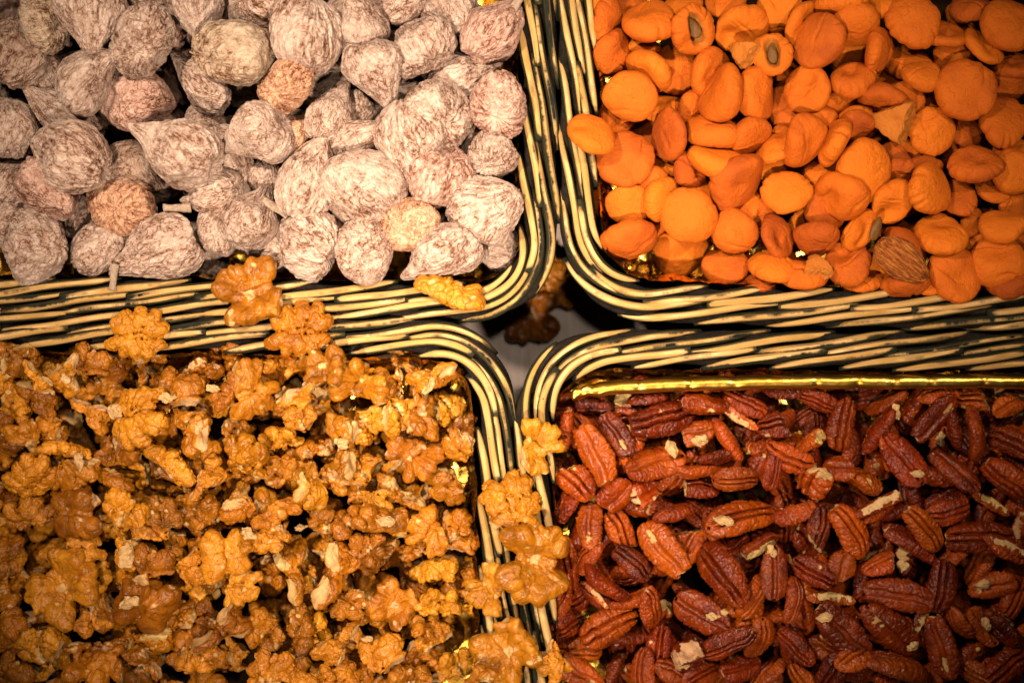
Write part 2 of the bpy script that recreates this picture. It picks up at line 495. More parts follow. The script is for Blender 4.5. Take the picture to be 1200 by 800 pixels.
def make_apricot(i, dent=1.0, split=False, frag=False):
    V0, Fq = SPH6
    r = np.random.default_rng(500 + i)
    d = V0.astype(np.float64); s = int(r.integers(1000))
    R, T = 15.0, 15.0 * r.uniform(0.40, 0.56)
    q = np.sqrt(d[:, 0] ** 2 + d[:, 1] ** 2)
    z = np.sign(d[:, 2]) * np.abs(d[:, 2]) ** 0.85
    P = np.stack([d[:, 0] * R * r.uniform(0.96, 1.06), d[:, 1] * R * r.uniform(0.88, 1.0), z * T], 1)
    L = np.stack([fbm(P[:, 0] / 17, P[:, 1] / 17, P[:, 2] / 17 + 9, s + k, 2) for k in range(3)], 1)
    P += L * [1.3, 1.3, 1.3]
    P[:, 2] += r.uniform(-0.014, 0.014) * (P[:, 0] ** 2) * r.choice([0, 1, 1]) + r.uniform(-.008, .008) * P[:, 0] * P[:, 1]
    # dimples
    for _ in range(r.integers(1, 4)):
        a, rr = r.uniform(0, 6.28), r.uniform(0, 9)
        c = np.array([rr * math.cos(a), rr * math.sin(a)])
        sd = r.choice([-1, 1])
        g = np.exp(-((P[:, 0] - c[0]) ** 2 + (P[:, 1] - c[1]) ** 2) / (2 * r.uniform(2.5, 5.0) ** 2))
        P[:, 2] -= sd * g * np.clip(d[:, 2] * sd * 3, 0, 1) * r.uniform(1.0, 3.4) * dent
    # creases
    for _ in range(r.integers(1, 4)):
        a = r.uniform(0, 6.28); c = r.uniform(-9, 9)
        dd = P[:, 0] * math.cos(a) + P[:, 1] * math.sin(a) - c + 1.8 * noise(P[:, 0] / 6, P[:, 1] / 6, 0, s + 40)
        tt = -P[:, 0] * math.sin(a) + P[:, 1] * math.cos(a)
        t0 = r.uniform(-8, 8); sd = r.choice([-1, 1])
        g = np.exp(-(dd / r.uniform(0.55, 1.1)) ** 2) * np.clip(1.2 - np.abs(tt - t0) / r.uniform(5, 11), 0, 1) * np.clip(d[:, 2] * sd * 3 + 0.5, 0, 1)
        P -= d * (g * r.uniform(0.6, 1.7) * dent)[:, None]
    # radial puckers round the edge
    ph = np.arctan2(d[:, 1], d[:, 0])
    pk = np.clip(noise(np.cos(ph) * 5, np.sin(ph) * 5, 1.3, s + 50), 0, 1) * np.exp(-((q - 0.95) / 0.16) ** 2)
    P -= d * (pk * r.uniform(0.2, 1.3))[:, None]
    fine = fbm(P[:, 0] / 3.0, P[:, 1] / 3.0, P[:, 2] / 3.0, s + 60, 3)
    P += d * (fine * 0.16)[:, None]
    pale = np.zeros(len(P))
    if split:      # torn open along the upper face
        dd = P[:, 0] * 0.9 + 0.6 * noise(P[:, 0] / 3, P[:, 1] / 3, 0, s + 70)
        g = np.exp(-((dd / 4.3) ** 2 + (P[:, 1] / 9.5) ** 2) ** 2.5) * np.clip(d[:, 2] * 5, 0, 1)
        P[:, 2] -= g * (T * 1.25)
        pale = np.clip(g * 1.5, 0, 1) * 0.9
    if frag:       # a torn triangular scrap
        for a0 in (0.3, 2.5, 4.4):
            nv = np.array([math.cos(a0), math.sin(a0)])
            h = P[:, :2] @ nv + 0.9 * noise(P[:, 0] / 3, P[:, 1] / 3, P[:, 2] / 3, s + 80)
            over = np.maximum(0, h - 6.5)
            P[:, :2] -= nv * (over * 0.94)[:, None]
            pale = np.maximum(pale, np.clip(over, 0, 1) * 0.6)
        pale = np.maximum(pale, 0.5)
    return Shape(mesh_np('dried_apricot', P * MM, Fq, {'pale': pale}, M['apricot']), P * MM, 'apricot')

def make_walnut(i, mode, fan=False):
    """kernel half: two wings of lobes on a spine; mode half / quarter / piece / bit"""
    r = np.random.default_rng(700 + i)
    h = 0.5
    lo = np.array([-23.0, -25.0, -11.0]); hi = np.array([23.0, 25.0, 13.0])
    n = np.ceil((hi - lo) / h).astype(int)
    X, Y, Z = np.meshgrid(*[lo[k] + np.arange(n[k]) * h for k in range(3)], indexing='ij')
    X, Y, Z = X.astype(np.float32), Y.astype(np.float32), Z.astype(np.float32)
    s = int(r.integers(1000))
    wx = X + 1.7 * noise(X / 8, Y / 8, Z / 8, s) + 0.5 * noise(X / 3.4, Y / 3.4, Z / 3.4, s + 1)
    wy = Y + 1.7 * noise(X / 8, Y / 8, Z / 8, s + 2) + 0.5 * noise(X / 3.4, Y / 3.4, Z / 3.4, s + 3)
    wz = Z + 1.3 * noise(X / 8, Y / 8, Z / 8, s + 4)
    acc = np.zeros_like(X)
    K = 0.40 if fan else 0.20
    ray = None
    def add(chain, k=1.5):
        nonlocal acc
        ca = np.array(chain); m = ca[:, 3].max() + 6.0
        i0 = np.maximum(0, ((ca[:, :3].min(0) - m - lo) / h).astype(int)); i1 = np.minimum(n, ((ca[:, :3].max(0) + m - lo) / h).astype(int) + 1)
        sl = tuple(slice(p, q) for p, q in zip(i0, i1))
        ax, ay, az = wx[sl], wy[sl], wz[sl]
        e = np.zeros_like(ax)
        for (a, b, c, rad) in chain:
            dx, dy, dz = ax - np.float32(a), ay - np.float32(b), az - np.float32(c)
            d = np.sqrt(dx * dx + dy * dy + dz * dz) - np.float32(rad)
            e += np.exp(np.clip(-d / np.float32(k), -60, 12))
        d = -k * np.log(e + 1e-30)
        acc[sl] += np.exp(np.clip(-d / np.float32(K), -60, 40))
    dome = r.uniform(4.0, 6.5)
    wings = (1, -1) if mode in ('half',) else ((1,) if mode == 'quarter' else (1, -1))
    asym = r.uniform(0.85, 1.1)
    for sgn in wings:
        nl = int(r.integers(5, 7)) if fan else int(r.integers(5, 8))
        for q in range(nl):
            sp = 66 if fan else 80
            th = math.radians(-sp + 2 * sp * (q + 0.5) / nl + r.uniform(-7, 7))
            ct, st = math.cos(th), math.sin(th)
            root = np.array([sgn * (3.6 if fan else 2.6), (5.5 if fan else 8.5) * st])
            Rr = r.uniform(0.80 if fan else 0.90, 1.08) * (asym if sgn > 0 else 1)
            tip = np.array([sgn * (2.0 + 16.0 * ct) * Rr, 20.0 * st * Rr])
            if abs(th) < 0.30 and r.random() < 0.5: tip *= 0.82        # notch of the heart outline
            ch = []
            jit = r.uniform(-1.2, 1.2, 2); zz = r.uniform(-1.0, 1.4)
            for t in (0.12, 0.32, 0.52, 0.70, 0.86):
                p = root + (tip - root) * t + jit * math.sin(t * 3)
                z = dome * math.cos(1.55 * t) - 2.2 * t * t + zz * t
                ch.append((p[0], p[1], z, ((1.9 + 2.1 * math.sin(t * 2.1)) if fan else (1.7 + 2.3 * math.sin(t * 2.2))) * r.uniform(0.86, 1.14)))
            add(ch)
        for q in range(0 if fan else 3):                 # flesh behind the lobes
            a = (q - 1) * 0.75
            add([(sgn * (3 + 7 * math.cos(a) * t), 11 * math.sin(a) * (0.4 + t), dome * 0.35 - 1.0, 3.4) for t in (0.2, 0.6, 1.0)], 1.2)
        for q in range(5 if fan else int(r.integers(12, 18))):          # folds riding on the lobes
            a = r.uniform(-1.2, 1.2); t = r.uniform(0.25, 0.85)
            c = np.array([sgn * (2 + 13.5 * math.cos(a) * t), 16.5 * math.sin(a) * t])
            z = dome * math.cos(1.4 * t) + r.uniform(0.8, 3.0) * r.choice([1, 1, -1.6])
            dv = r.uniform(-3.4, 3.4, 2)
            rr = r.uniform(1.1, 2.4)
            add([(c[0] - dv[0], c[1] - dv[1], z - 0.6, rr * 0.85), (c[0], c[1], z, rr), (c[0] + dv[0], c[1] + dv[1], z - 0.8, rr * 0.8)], 1.0)
    if mode != 'quarter':
        ys = np.linspace(-8, 8, 5) if fan else np.linspace(-14, 14, 7)
        add([(r.uniform(-.8, .8), y, dome - 1.3 - 0.012 * y * y + r.uniform(-.5, .5), 2.3 + r.uniform(-.3, .5)) for y in ys], 1.5)
    F = -K * np.log(acc + 1e-30)
    F = F + 0.14 * noise(X / 1.7, Y / 1.7, Z / 1.7, s + 9)
    if fan:      # fine lines raying out from the middle
        th = np.arctan2(wy * 0.9, np.abs(wx) + 2.0); rr = np.sqrt(wx * wx + wy * wy)
        ray = np.clip(1 - np.abs(noise(th * 6.5, rr / 11, np.sign(wx) * 3, s + 45)) * 6, 0, 1) * np.clip(rr / 4, 0, 1)
        F = F + 0.3 * ray
    F = F + (0.2 if fan else 0.95) * np.clip(1 - np.abs(noise(X / 4.2, Y / 4.2, Z / 4.2, s + 41)) * 4.5, 0, 1) + (0.15 if fan else 0.5) * np.clip(1 - np.abs(noise(X / 2.6, Y / 2.6, Z / 2.6, s + 42)) * 4, 0, 1)
    cut = np.full_like(F, -99.0)
    rough = 3.0 * noise(X / 7, Y / 7, Z / 7, s + 11) + 0.7 * noise(X / 2.2, Y / 2.2, Z / 2.2, s + 12)
    if mode == 'quarter':
        cut = -(X - 1.2) + rough
    elif mode == 'piece':
        a = r.uniform(0, 6.28)
        cut = math.cos(a) * X + math.sin(a) * Y - r.uniform(-2, 4) + rough
        if r.random() < 0.6:
            a += r.uniform(1.2, 2.6)
            cut = np.maximum(cut, math.cos(a) * X + math.sin(a) * Y - r.uniform(3, 9) + rough)
    elif mode == 'bit':
        cx, cy = r.uniform(-9, 9), r.uniform(-10, 10)
        cut = np.sqrt((X - cx) ** 2 + ((Y - cy) * r.uniform(.7, 1.2)) ** 2) - r.uniform(6.0, 9.0) + rough * 1.3
    elif r.random() < 0.5:
        a = r.uniform(0, 6.28)
        cut = math.cos(a) * X + math.sin(a) * Y - r.uniform(11, 16) + rough
    G = np.where(np.abs(F - cut) < 2.4, np.maximum(F, cut) + (2.4 - np.abs(F - cut)) ** 2 / 9.6, np.maximum(F, cut))
    G[0] = G[-1] = 5; G[:, 0] = G[:, -1] = 5; G[:, :, 0] = G[:, :, -1] = 5
    V, Fq = surface_nets(G, lo, h)
    V, Fq = biggest(V, Fq)
    ii = np.clip(np.round((V - lo) / h).astype(int), 0, n - 1)
    grain = noise(V[:, 0] / 2.5, V[:, 1] / 2.5, V[:, 2] / 2.5, s + 33)
    pale = np.clip((cut[tuple(ii.T)] - F[tuple(ii.T)] - 0.7 + 1.4 * grain) / 0.5, 0, 1) * 0.92
    rayv = ray[tuple(ii.T)] if ray is not None else np.zeros(len(V))
    wob = 0.9 * noise(V[:, 0] / 1.6, V[:, 1] / 1.6, V[:, 2] / 1.6, s + 20)
    for _ in range(int(r.integers(2, 5))):               # scraped spots
        c = V[r.integers(len(V))]
        dd = np.linalg.norm(V - c, axis=1) + wob
        pale = np.maximum(pale, np.clip((r.uniform(0.9, 2.0) - dd) / 0.5, 0, 1))
    # the pale scar where the halves joined, on the hollow side
    if mode in ('half', 'piece'):
        dd = np.sqrt((V[:, 0] / r.uniform(.7, 1.2)) ** 2 + ((V[:, 1] - r.uniform(-6, 6)) / r.uniform(.9, 1.8)) ** 2) + wob * 2.0
        pale = np.maximum(pale, np.clip((r.uniform(0.8, 3.0) - dd) / 0.6, 0, 1) * (V[:, 2] < dome - 2.0) * 0.9)
    V = V - (V.max(0) + V.min(0)) / 2
    return Shape(mesh_np('walnut_' + mode, V * MM, Fq, {'pale': pale, 'ray': rayv}, M['walnut']), V * MM, mode)

def biggest(V, Fq):
    """keep the largest connected shell"""
    n = len(V); lab = np.arange(n)
    a = Fq[:, [0, 1, 2, 3]].ravel(); b = Fq[:, [1, 2, 3, 0]].ravel()
    for _ in range(400):
        m = np.minimum(lab[a], lab[b])
        new = lab.copy()
        np.minimum.at(new, a, m); np.minimum.at(new, b, m)
        new = new[new]
        if (new == lab).all(): break
        lab = new
    u, c = np.unique(lab, return_counts=True)
    keep = lab == u[c.argmax()]
    remap = -np.ones(n, np.int64); remap[keep] = np.arange(keep.sum())
    return V[keep], remap[Fq[keep[Fq].all(1)]]

def make_pecan(i, mode):
    r = np.random.default_rng(900 + i)
    h = 0.42
    lo = np.array([-24.0, -13.0, -9.0]); hi = np.array([24.0, 13.0, 10.0])
    n = np.ceil((hi - lo) / h).astype(int)
    X, Y, Z = np.meshgrid(*[(lo[k] + np.arange(n[k]) * h).astype(np.float32) for k in range(3)], indexing='ij')
    s = int(r.integers(1000))
    L, W, T = 21.0, r.uniform(9.0, 10.8), r.uniform(5.6, 6.8)
    bend = r.uniform(-0.004, 0.010); sbend = r.uniform(-0.006, 0.006)
    x = X + 0.7 * noise(X / 9, Y / 9, Z / 9, s)
    y = Y + sbend * X * X + 0.9 * noise(X / 9, Y / 9, Z / 9, s + 1)
    z = Z + bend * X * X - 1.0 + 0.7 * noise(X / 9, Y / 9, Z / 9, s + 2)
    tap = 1 - 0.16 * np.clip(x / L, -1, 1)                       # one end blunter
    qx = np.abs(x / L) ** 2.3
    zz = np.where(z > 0, z / T, z / (T * 0.72))
    q = np.sqrt(qx + (np.abs(y) / (W * tap)) ** 2.2 + np.abs(zz) ** 2.1 + 1e-6)
    F = (q - 1) * (T * 0.85)
    env = np.clip(1.25 - (np.abs(x) / L) ** 3 * 1.35, 0, 1)
    yo = y + 0.7 * noise(X / 5, 0 * Y, 0 * Z, s + 3)
    top = np.clip(Z * 0.8 + 0.2, 0, 1); bot = np.clip(-Z * 0.8 - 0.2, 0, 1)
    # two long furrows on the back with a ridge between; one deep furrow on the flat side
    g0 = r.uniform(2.5, 3.4)
    F = F + top * env * 2.6 * np.exp(-((np.abs(yo) - g0 * 0.72) / 0.75) ** 2)
    F = F + top * 0.0
    F = F + bot * env * 4.2 * np.exp(-(yo / 1.5) ** 2) 
    # cross wrinkles running round the lobes
    wv = X + 1.8 * noise(X / 6, Y / 4, Z / 4, s + 4)
    c1 = 1 - np.abs(noise(wv / 2.6, Y / 8, Z / 8, s + 5)) * 2.4
    c2 = 1 - np.abs(fbm(X / 3.2, Y / 2.6, Z / 2.6, s + 6, 2)) * 2.2
    ee = np.clip(1.35 - (np.abs(x) / L) ** 2 * 1.25, 0.1, 1)
    F = F + (np.clip(c1, 0, 1) ** 3 * 0.62 + np.clip(c2, 0, 1) ** 3 * 0.42) * ee
    F = F + 0.10 * noise(X / 1.3, Y / 1.3, Z / 1.3, s + 8)
    cut = np.full_like(F, -99.0)
    rough = 1.0 * noise(X / 3.4, Y / 3.4, Z / 3.4, s + 11) + 0.45 * noise(X / 1.4, Y / 1.4, Z / 1.4, s + 12)
    if mode == 'piece':
        a = r.uniform(-0.6, 0.6)
        cut = math.cos(a) * X + math.sin(a) * Y - r.uniform(-4, 5) + rough
    elif mode == 'strip':
        cut = Y - r.uniform(-1.5, 0.5) + rough * 0.7
        if r.random() < 0.5: cut = np.maximum(cut, X - r.uniform(4, 12) + rough)
    elif mode == 'bit':
        cut = np.abs(X - r.uniform(-10, 10)) - r.uniform(4.5, 7.0) + rough
        cut = np.maximum(cut, Y * r.choice([-1, 1]) - r.uniform(0, 5) + rough)
    elif r.random() < 0.55:
        cut = X - r.uniform(15.5, 19) + rough * 1.3
    G = np.where(np.abs(F - cut) < 1.6, np.maximum(F, cut) + (1.6 - np.abs(F - cut)) ** 2 / 6.4, np.maximum(F, cut))
    G[0] = G[-1] = 5; G[:, 0] = G[:, -1] = 5; G[:, :, 0] = G[:, :, -1] = 5
    V, Fq = surface_nets(G, lo, h)
    V, Fq = biggest(V, Fq)
    ii = np.clip(np.round((V - lo) / h).astype(int), 0, n - 1)
    grain = noise(V[:, 0] / 2.2, V[:, 1] / 2.2, V[:, 2] / 2.2, s + 33)
    pale = np.clip((cut[tuple(ii.T)] - F[tuple(ii.T)] - 0.5 + 1.2 * grain) / 0.5, 0, 1) * 0.95
    wob = 1.0 * noise(V[:, 0] / 1.5, V[:, 1] / 1.5, V[:, 2] / 1.5, s + 20)
    for _ in range(int(r.integers(0, 3))):
        c = V[r.integers(len(V))]
        pale = np.maximum(pale, np.clip((r.uniform(0.6, 1.7) - np.linalg.norm(V - c, axis=1) - wob) / 0.5, 0, 1))
    if r.random() < 0.4:                                  # germ scar on the flat side
        gx = r.choice([-1, 1]) * r.uniform(9, 14)
        dd = np.sqrt(((V[:, 0] - gx) / 2.0) ** 2 + (V[:, 1] / r.uniform(0.7, 1.1)) ** 2) + wob * 1.5
        pale = np.maximum(pale, np.clip((2.1 - dd) / 0.4, 0, 1) * (V[:, 2] < 1.0) * 0.9)
    V = V - (V.max(0) + V.min(0)) / 2
    return Shape(mesh_np('pecan_' + mode, V * MM, Fq, {'pale': pale}, M['pecan']), V * MM, mode)

def make_almond():
    V0, Fq = SPH6
    d = V0.astype(np.float64)
    u = d[:, 0]
    rad = np.sqrt(np.maximum(0, 1 - u * u)) * (1 - 0.28 * np.clip(u, 0, 1) + 0.10 * np.clip(-u, 0, 1))
    ph = np.arctan2(d[:, 2], d[:, 1])
    P = np.stack([u * 15.5, rad * np.cos(ph) * 10, rad * np.sin(ph) * 5.5], 1)
    w = noise(P[:, 0] / 9, np.cos(ph) * 9, np.sin(ph) * 9, 5)
    P -= d * (np.clip(1 - np.abs(w) * 2.5, 0, 1) * 0.9)[:, None]
    P += d * (fbm(P[:, 0] / 2, P[:, 1] / 2, P[:, 2] / 2, 8, 2) * 0.12)[:, None]
    return Shape(mesh_np('almond', P * MM, Fq, {}, M['almond']), P * MM, 'almond')

def make_kernel():
    V0, Fq = icosphere(4)
    d = V0.astype(np.float64)
    P = d * [7.0, 3.6, 2.4]
    P[:, 1] *= 1 - 0.25 * d[:, 0]
    P += d * (fbm(P[:, 0] / 3, P[:, 1] / 3, P[:, 2] / 3, 3, 2) * 0.25)[:, None]
    return Shape(mesh_np('kernel', P * MM, Fq, {}, M['kernel']), P * MM, 'kernel')

FIGS = [make_fig(i, nk, fl, wk) for i, (nk, fl, wk) in enumerate(
    [(0.3, 0.85, 1.1), (0.6, 0.8, 1.0), (0.8, 0.85, 1.1), (0.15, 0.75, 1.3), (0.4, 0.9, 0.9), (0.9, 0.8, 1.0), (0.1, 0.8, 1.1), (0.7, 0.7, 1.2), (0.3, 0.8, 0.8)])]
STEMS = [make_stem(i) for i in range(3)]
APRS = [make_apricot(i, 0.4 + 0.13 * (i % 7)) for i in range(14)]
APR_SPLIT = make_apricot(40, 0.5, split=True)
APR_FRAG = make_apricot(42, 0.5, frag=True)
WALS = [make_walnut(i, 'half') for i in range(7)] + [make_walnut(20 + i, 'quarter') for i in range(3)] + \
       [make_walnut(40 + i, 'piece') for i in range(5)] + [make_walnut(60 + i, 'bit') for i in range(3)]
PECS = [make_pecan(i, 'half') for i in range(8)] + [make_pecan(40 + i, 'piece') for i in range(4)] + \
       [make_pecan(60 + i, 'strip') for i in range(2)] + [make_pecan(80 + i, 'bit') for i in range(2)]
WFAN = [make_walnut(80 + i, 'half', True) for i in range(3)]
def make_crumb(i):
    V0, Fq = icosphere(4)
    d = V0.astype(np.float64)
    P = d * [3.2, 2.5, 1.7]
    P += np.stack([fbm(P[:, 0] / 2.6, P[:, 1] / 2.6, P[:, 2] / 2.6, 60 + 7 * i + k, 3) for k in range(3)], 1) * 1.3
    return Shape(mesh_np('crumb', P * MM, Fq, {}, M['crumb'], False), P * MM, 'crumb')
CRUMBS = [make_crumb(i) for i in range(4)]
ALMOND = make_almond()
KERNEL = make_kernel()
# ------------------------------------------------------------------ table and baskets
def grid_sheet(name, x0, x1, y0, y1, nx, ny, z, mat):
    xs, ys = np.meshgrid(np.linspace(x0, x1, nx), np.linspace(y0, y1, ny), indexing='ij')
    V = np.stack([xs.ravel(), ys.ravel(), np.full(xs.size, z)], 1)
    i = np.arange(nx * ny).reshape(nx, ny)
    Fq = np.stack([i[:-1, :-1], i[1:, :-1], i[1:, 1:], i[:-1, 1:]], -1).reshape(-1, 4)
    return V, Fq

V, Fq = grid_sheet('t', -1.2, 1.2, -1.2, 1.2, 9, 9, 0.0, None)
tag(obj('tabletop', mesh_np('tabletop', V, Fq, {}, M['table'])), kind='structure')

class Path:
    """centre line of a basket border with one rounded corner, the inside on its left"""
    def __init__(s, a, c, b, rad):
        w = [np.array(to_world(p[0], p[1], RIM)) for p in (a, c, b)]
        rad *= PX
        u = (w[0] - w[1]) / np.linalg.norm(w[0] - w[1]); v = (w[2] - w[1]) / np.linalg.norm(w[2] - w[1])
        p0, p1 = w[1] + u * rad, w[1] + v * rad
        t = np.linspace(0, 1, 40)[:, None]
        arc = (1 - t) ** 3 * p0 + 3 * (1 - t) ** 2 * t * (p0 * 0.42 + w[1] * 0.58) + 3 * (1 - t) * t ** 2 * (p1 * 0.42 + w[1] * 0.58) + t ** 3 * p1
        l1 = p0 + (w[0] - p0) * np.linspace(1, 0, 60)[:-1, None]
        l2 = p1 + (w[2] - p1) * np.linspace(0, 1, 60)[1:, None]
        s.P = np.concatenate([l1, arc, l2])
        s.S = np.concatenate([[0], np.cumsum(np.linalg.norm(np.diff(s.P, axis=0), axis=1))])
        s.L = s.S[-1]
        T = np.gradient(s.P, axis=0); T /= np.linalg.norm(T, axis=1)[:, None]
        s.T = T
    def at(s, q, lat):
        """points at arc length q, lat metres towards the inside"""
        q = np.asarray(q, float)
        x = np.interp(q, s.S, s.P[:, 0]); y = np.interp(q, s.S, s.P[:, 1])
        tx = np.interp(q, s.S, s.T[:, 0]); ty = np.interp(q, s.S, s.T[:, 1])
        n = np.hypot(tx, ty)
        return x - ty / n * lat, y + tx / n * lat

def tube(C, rad, seg=10, caps=True, worn0=0.62, wornk=0.42, turn=0.0):
    """a rod along the points C with radii rad; its dye is rubbed off where hands and goods touch it, on the crown"""
    C = np.asarray(C, float); n = len(C)
    T = np.gradient(C, axis=0); T /= np.linalg.norm(T, axis=1)[:, None]
    side = np.cross(T, [0, 0, 1.0]); side /= np.linalg.norm(side, axis=1)[:, None]
    up = np.cross(side, T)
    a = np.arange(seg) / seg * 2 * np.pi
    V = C[:, None, :] + rad[:, None, None] * (np.cos(a)[None, :, None] * side[:, None, :] + np.sin(a)[None, :, None] * up[:, None, :])
    V = V.reshape(-1, 3)
    i = np.arange(n * seg).reshape(n, seg)
    Fq = np.stack([i[:-1], i[1:], np.roll(i, -1, 1)[1:], np.roll(i, -1, 1)[:-1]], -1).reshape(-1, 4)[:, ::-1]
    al = np.concatenate([[0], np.cumsum(np.linalg.norm(np.diff(C, axis=0), axis=1))])
    along = np.repeat(al, seg); around = np.tile(np.abs(np.angle(np.exp(1j * (a - np.pi / 2)))), n)
    worn = worn0 + wornk * np.tile(np.sin(a - turn), n)
    worn = worn - 1.1 * np.repeat(np.exp(-np.minimum(al, al[-1] - al) / 0.0022), seg)
    if caps:
        nv = len(V)
        V = np.concatenate([V, C[:1] - T[:1] * rad[0] * 0.1, C[-1:] + T[-1:] * rad[-1] * 0.1])
        al0 = along
        along = np.concatenate([along, [0, al[-1]]]); around = np.concatenate([around, [3, 3]]); worn = np.concatenate([worn, [0.1, 0.1]])
        f = []
        for q in range(0, seg, 2):
            f.append([nv, i[0, q], i[0, (q + 1) % seg], i[0, (q + 2) % seg]])
            f.append([nv + 1, i[-1, (q + 2) % seg], i[-1, (q + 1) % seg], i[-1, q]])
        Fq = np.concatenate([Fq, np.array(f)[:, ::-1]])
    return V, Fq, {'along': along, 'around': around, 'worn': worn}

BAND = 47 * PX
ROD = 5.6 * PX
PATHS = {
    'fig': Path((-90, 344), (633, 354), (630, -90), 82),
    'apricot': Path((676, -90), (680, 352), (1290, 369), 88),
    'walnut': Path((589, 890), (579, 396), (-90, 382), 82),
    'pecan': Path((1290, 413), (623, 408), (631, 890), 92),
}
BLABEL = {
    'fig': 'woven willow basket with plaited straw and black border, holding the pale figs',
    'apricot': 'woven willow basket with plaited straw and black border, holding the orange apricots',
    'walnut': 'woven willow basket with plaited straw and black border, holding the golden walnuts',
    'pecan': 'woven willow basket with plaited straw and black border, holding the reddish pecans',
}
FLABEL = {
    'fig': 'gold foil lining inside the basket of pale figs',
    'apricot': 'crumpled gold foil lining inside the basket of orange apricots',
    'walnut': 'crumpled gold foil lining inside the basket of golden walnuts',
    'pecan': 'gold foil lining with a rolled edge inside the basket of pecans',
}
FLOOR = {'fig': RIM - 0.060, 'apricot': RIM - 0.042, 'walnut': RIM - 0.050, 'pecan': RIM - 0.046}
SIGN = {'fig': (-1, 1), 'apricot': (1, 1), 'walnut': (-1, -1), 'pecan': (1, -1)}     # which quarter of the table

for bi, (bk, path) in enumerate(PATHS.items()):
    r = np.random.default_rng(40 + bi)
    x, y = path.P[60]
    root = link(bpy.data.objects.new('wicker_basket', None))
    root.location = (x, y, 0); root.empty_display_size = 0.02
    tag(root, BLABEL[bk], 'basket', 'wicker baskets meeting at their corners')
    off = np.array([x, y, 0])
    def part(name, V, Fq, at, mat):
        o = obj(name, mesh_np(name, V - off, Fq, at, mat), root); return o
    # plaited border: rods slanting across the band from the outside to the inside, each starting with a cut end
    pitch = 80 * PX
    q = -1.2 * pitch
    while q < path.L:
        q0 = q + r.uniform(-0.07, 0.07) * pitch
        # lower rod, outside edge to the middle
        Ls = pitch * r.uniform(2.3, 2.55)
        t = np.linspace(0, 1, 34)
        lat = BAND * (-0.47 + (0.62 + r.uniform(-.05, .05)) * t ** 1.1)
        z = RIM - ROD * 1.1 + 0.0026 * np.sin(np.pi * np.clip(t * 1.02, 0, 1)) ** 0.7 - 0.0030 * np.clip(t - 0.8, 0, 1) * 5 - 0.0060 * np.clip(0.30 - t, 0, 1) * 3.3
        s = q0 + Ls * t
        ok = (s > 0) & (s < path.L)
        if ok.sum() > 6:
            px_, py_ = path.at(s[ok], lat[ok] + 0.0004 * np.sin(t[ok] * 9 + q0 * 300))
            rad = ROD * r.uniform(0.86, 1.08) * (1 - 0.12 * t[ok]) * (1 + 0.05 * np.sin(t[ok] * 13 + q0 * 99)) * np.clip(0.55 + t[ok] * 2.2, 0, 1)
            part('willow_rod', *tube(np.stack([px_, py_, z[ok]], 1), rad, worn0=-0.66 + r.uniform(-0.32, 0.22), wornk=1.5, turn=r.uniform(-0.55, 0.35)), M['rod'])
        # upper rod, cut end in the middle to the inside edge
        Ls = pitch * r.uniform(1.75, 1.95); q1 = q0 + pitch * 1.2
        lat = BAND * (-0.03 + r.uniform(-.03, .03) + 0.50 * t ** 1.05)
        z = RIM - ROD * 0.55 + 0.0012 * np.sin(np.pi * t) - 0.0052 * np.clip(t - 0.5, 0, 1) ** 1.5 * 3.2
        s = q1 + Ls * t
        ok = (s > 0) & (s < path.L)
        if ok.sum() > 6:
            px_, py_ = path.at(s[ok], lat[ok] + 0.0004 * np.sin(t[ok] * 7 + q0 * 200))
            rad = ROD * r.uniform(0.92, 1.12) * (1 - 0.10 * t[ok]) * (1 + 0.05 * np.sin(t[ok] * 11 + q0 * 77)) * np.clip(0.5 + (1 - t[ok]) * 3, 0, 1)
            part('willow_rod', *tube(np.stack([px_, py_, z[ok]], 1), rad, worn0=-0.54 + r.uniform(-0.16, 0.16), wornk=1.5, turn=r.uniform(-0.45, 0.45)), M['rod'])
        q += pitch
    # dark rods running along under the border
    for lat, dz in ((-0.30, 0.0052), (-0.02, 0.0046), (0.24, 0.0058)):
        s = np.linspace(0, path.L, 150)
        wob = 0.0007 * np.sin(s * 160 + lat * 40)
        px_, py_ = path.at(s, BAND * lat + wob)
        part('core_rod', *tube(np.stack([px_, py_, RIM - dz - ROD * 0.5 + wob], 1), np.full(150, 0.0031), 8), M['core'])
    # woven side: rods laid one on another, waving in and out round the uprights
    nlev = 13
    for k in range(nlev):
        zc = RIM - 0.0115 - k * (RIM - 0.0145) / (nlev - 0.6)
        inset = BAND * 0.02 + 0.0007 * k
        s = np.linspace(0, path.L, 180)
        wob = 0.0013 * np.sin(s / (38 * PX) * math.pi + (k % 2) * math.pi)
        px_, py_ = path.at(s, inset + wob)
        part('side_rod', *tube(np.stack([px_, py_, np.full(180, zc)], 1), np.full(180, 0.0032), 8, worn0=-0.1, wornk=0.6), M['rod'])
    for k in range(int(path.L / (76 * PX))):
        s = (k + 0.5) * 76 * PX
        px_, py_ = path.at(np.full(8, s), BAND * 0.02 + 0.007 * np.linspace(0, 1, 8))
        part('stake', *tube(np.stack([px_, py_, np.linspace(RIM - 0.006, 0.004, 8)], 1) + np.linspace(0, 1e-5, 8)[:, None], np.full(8, 0.0024), 8), M['core'])
    # woven bottom
    sx, sy = SIGN[bk]
    cx, cy = path.P[60 + 19]
    X0, X1 = sorted((cx + sx * 0.014, sx * 0.278)); Y0, Y1 = sorted((cy + sy * 0.014, sy * 0.192))
    V, Fq = grid_sheet('b', X0, X1, Y0, Y1, 60, 40, 0.006, None)
    V[:, 2] += 0.0016 * np.sin(V[:, 0] * 420) * np.sign(np.sin(V[:, 1] * 300))
    part('bottom', V, Fq, {'along': V[:, 0], 'around': V[:, 1] * 300, 'worn': np.full(len(V), 0.35)}, M['rod'])

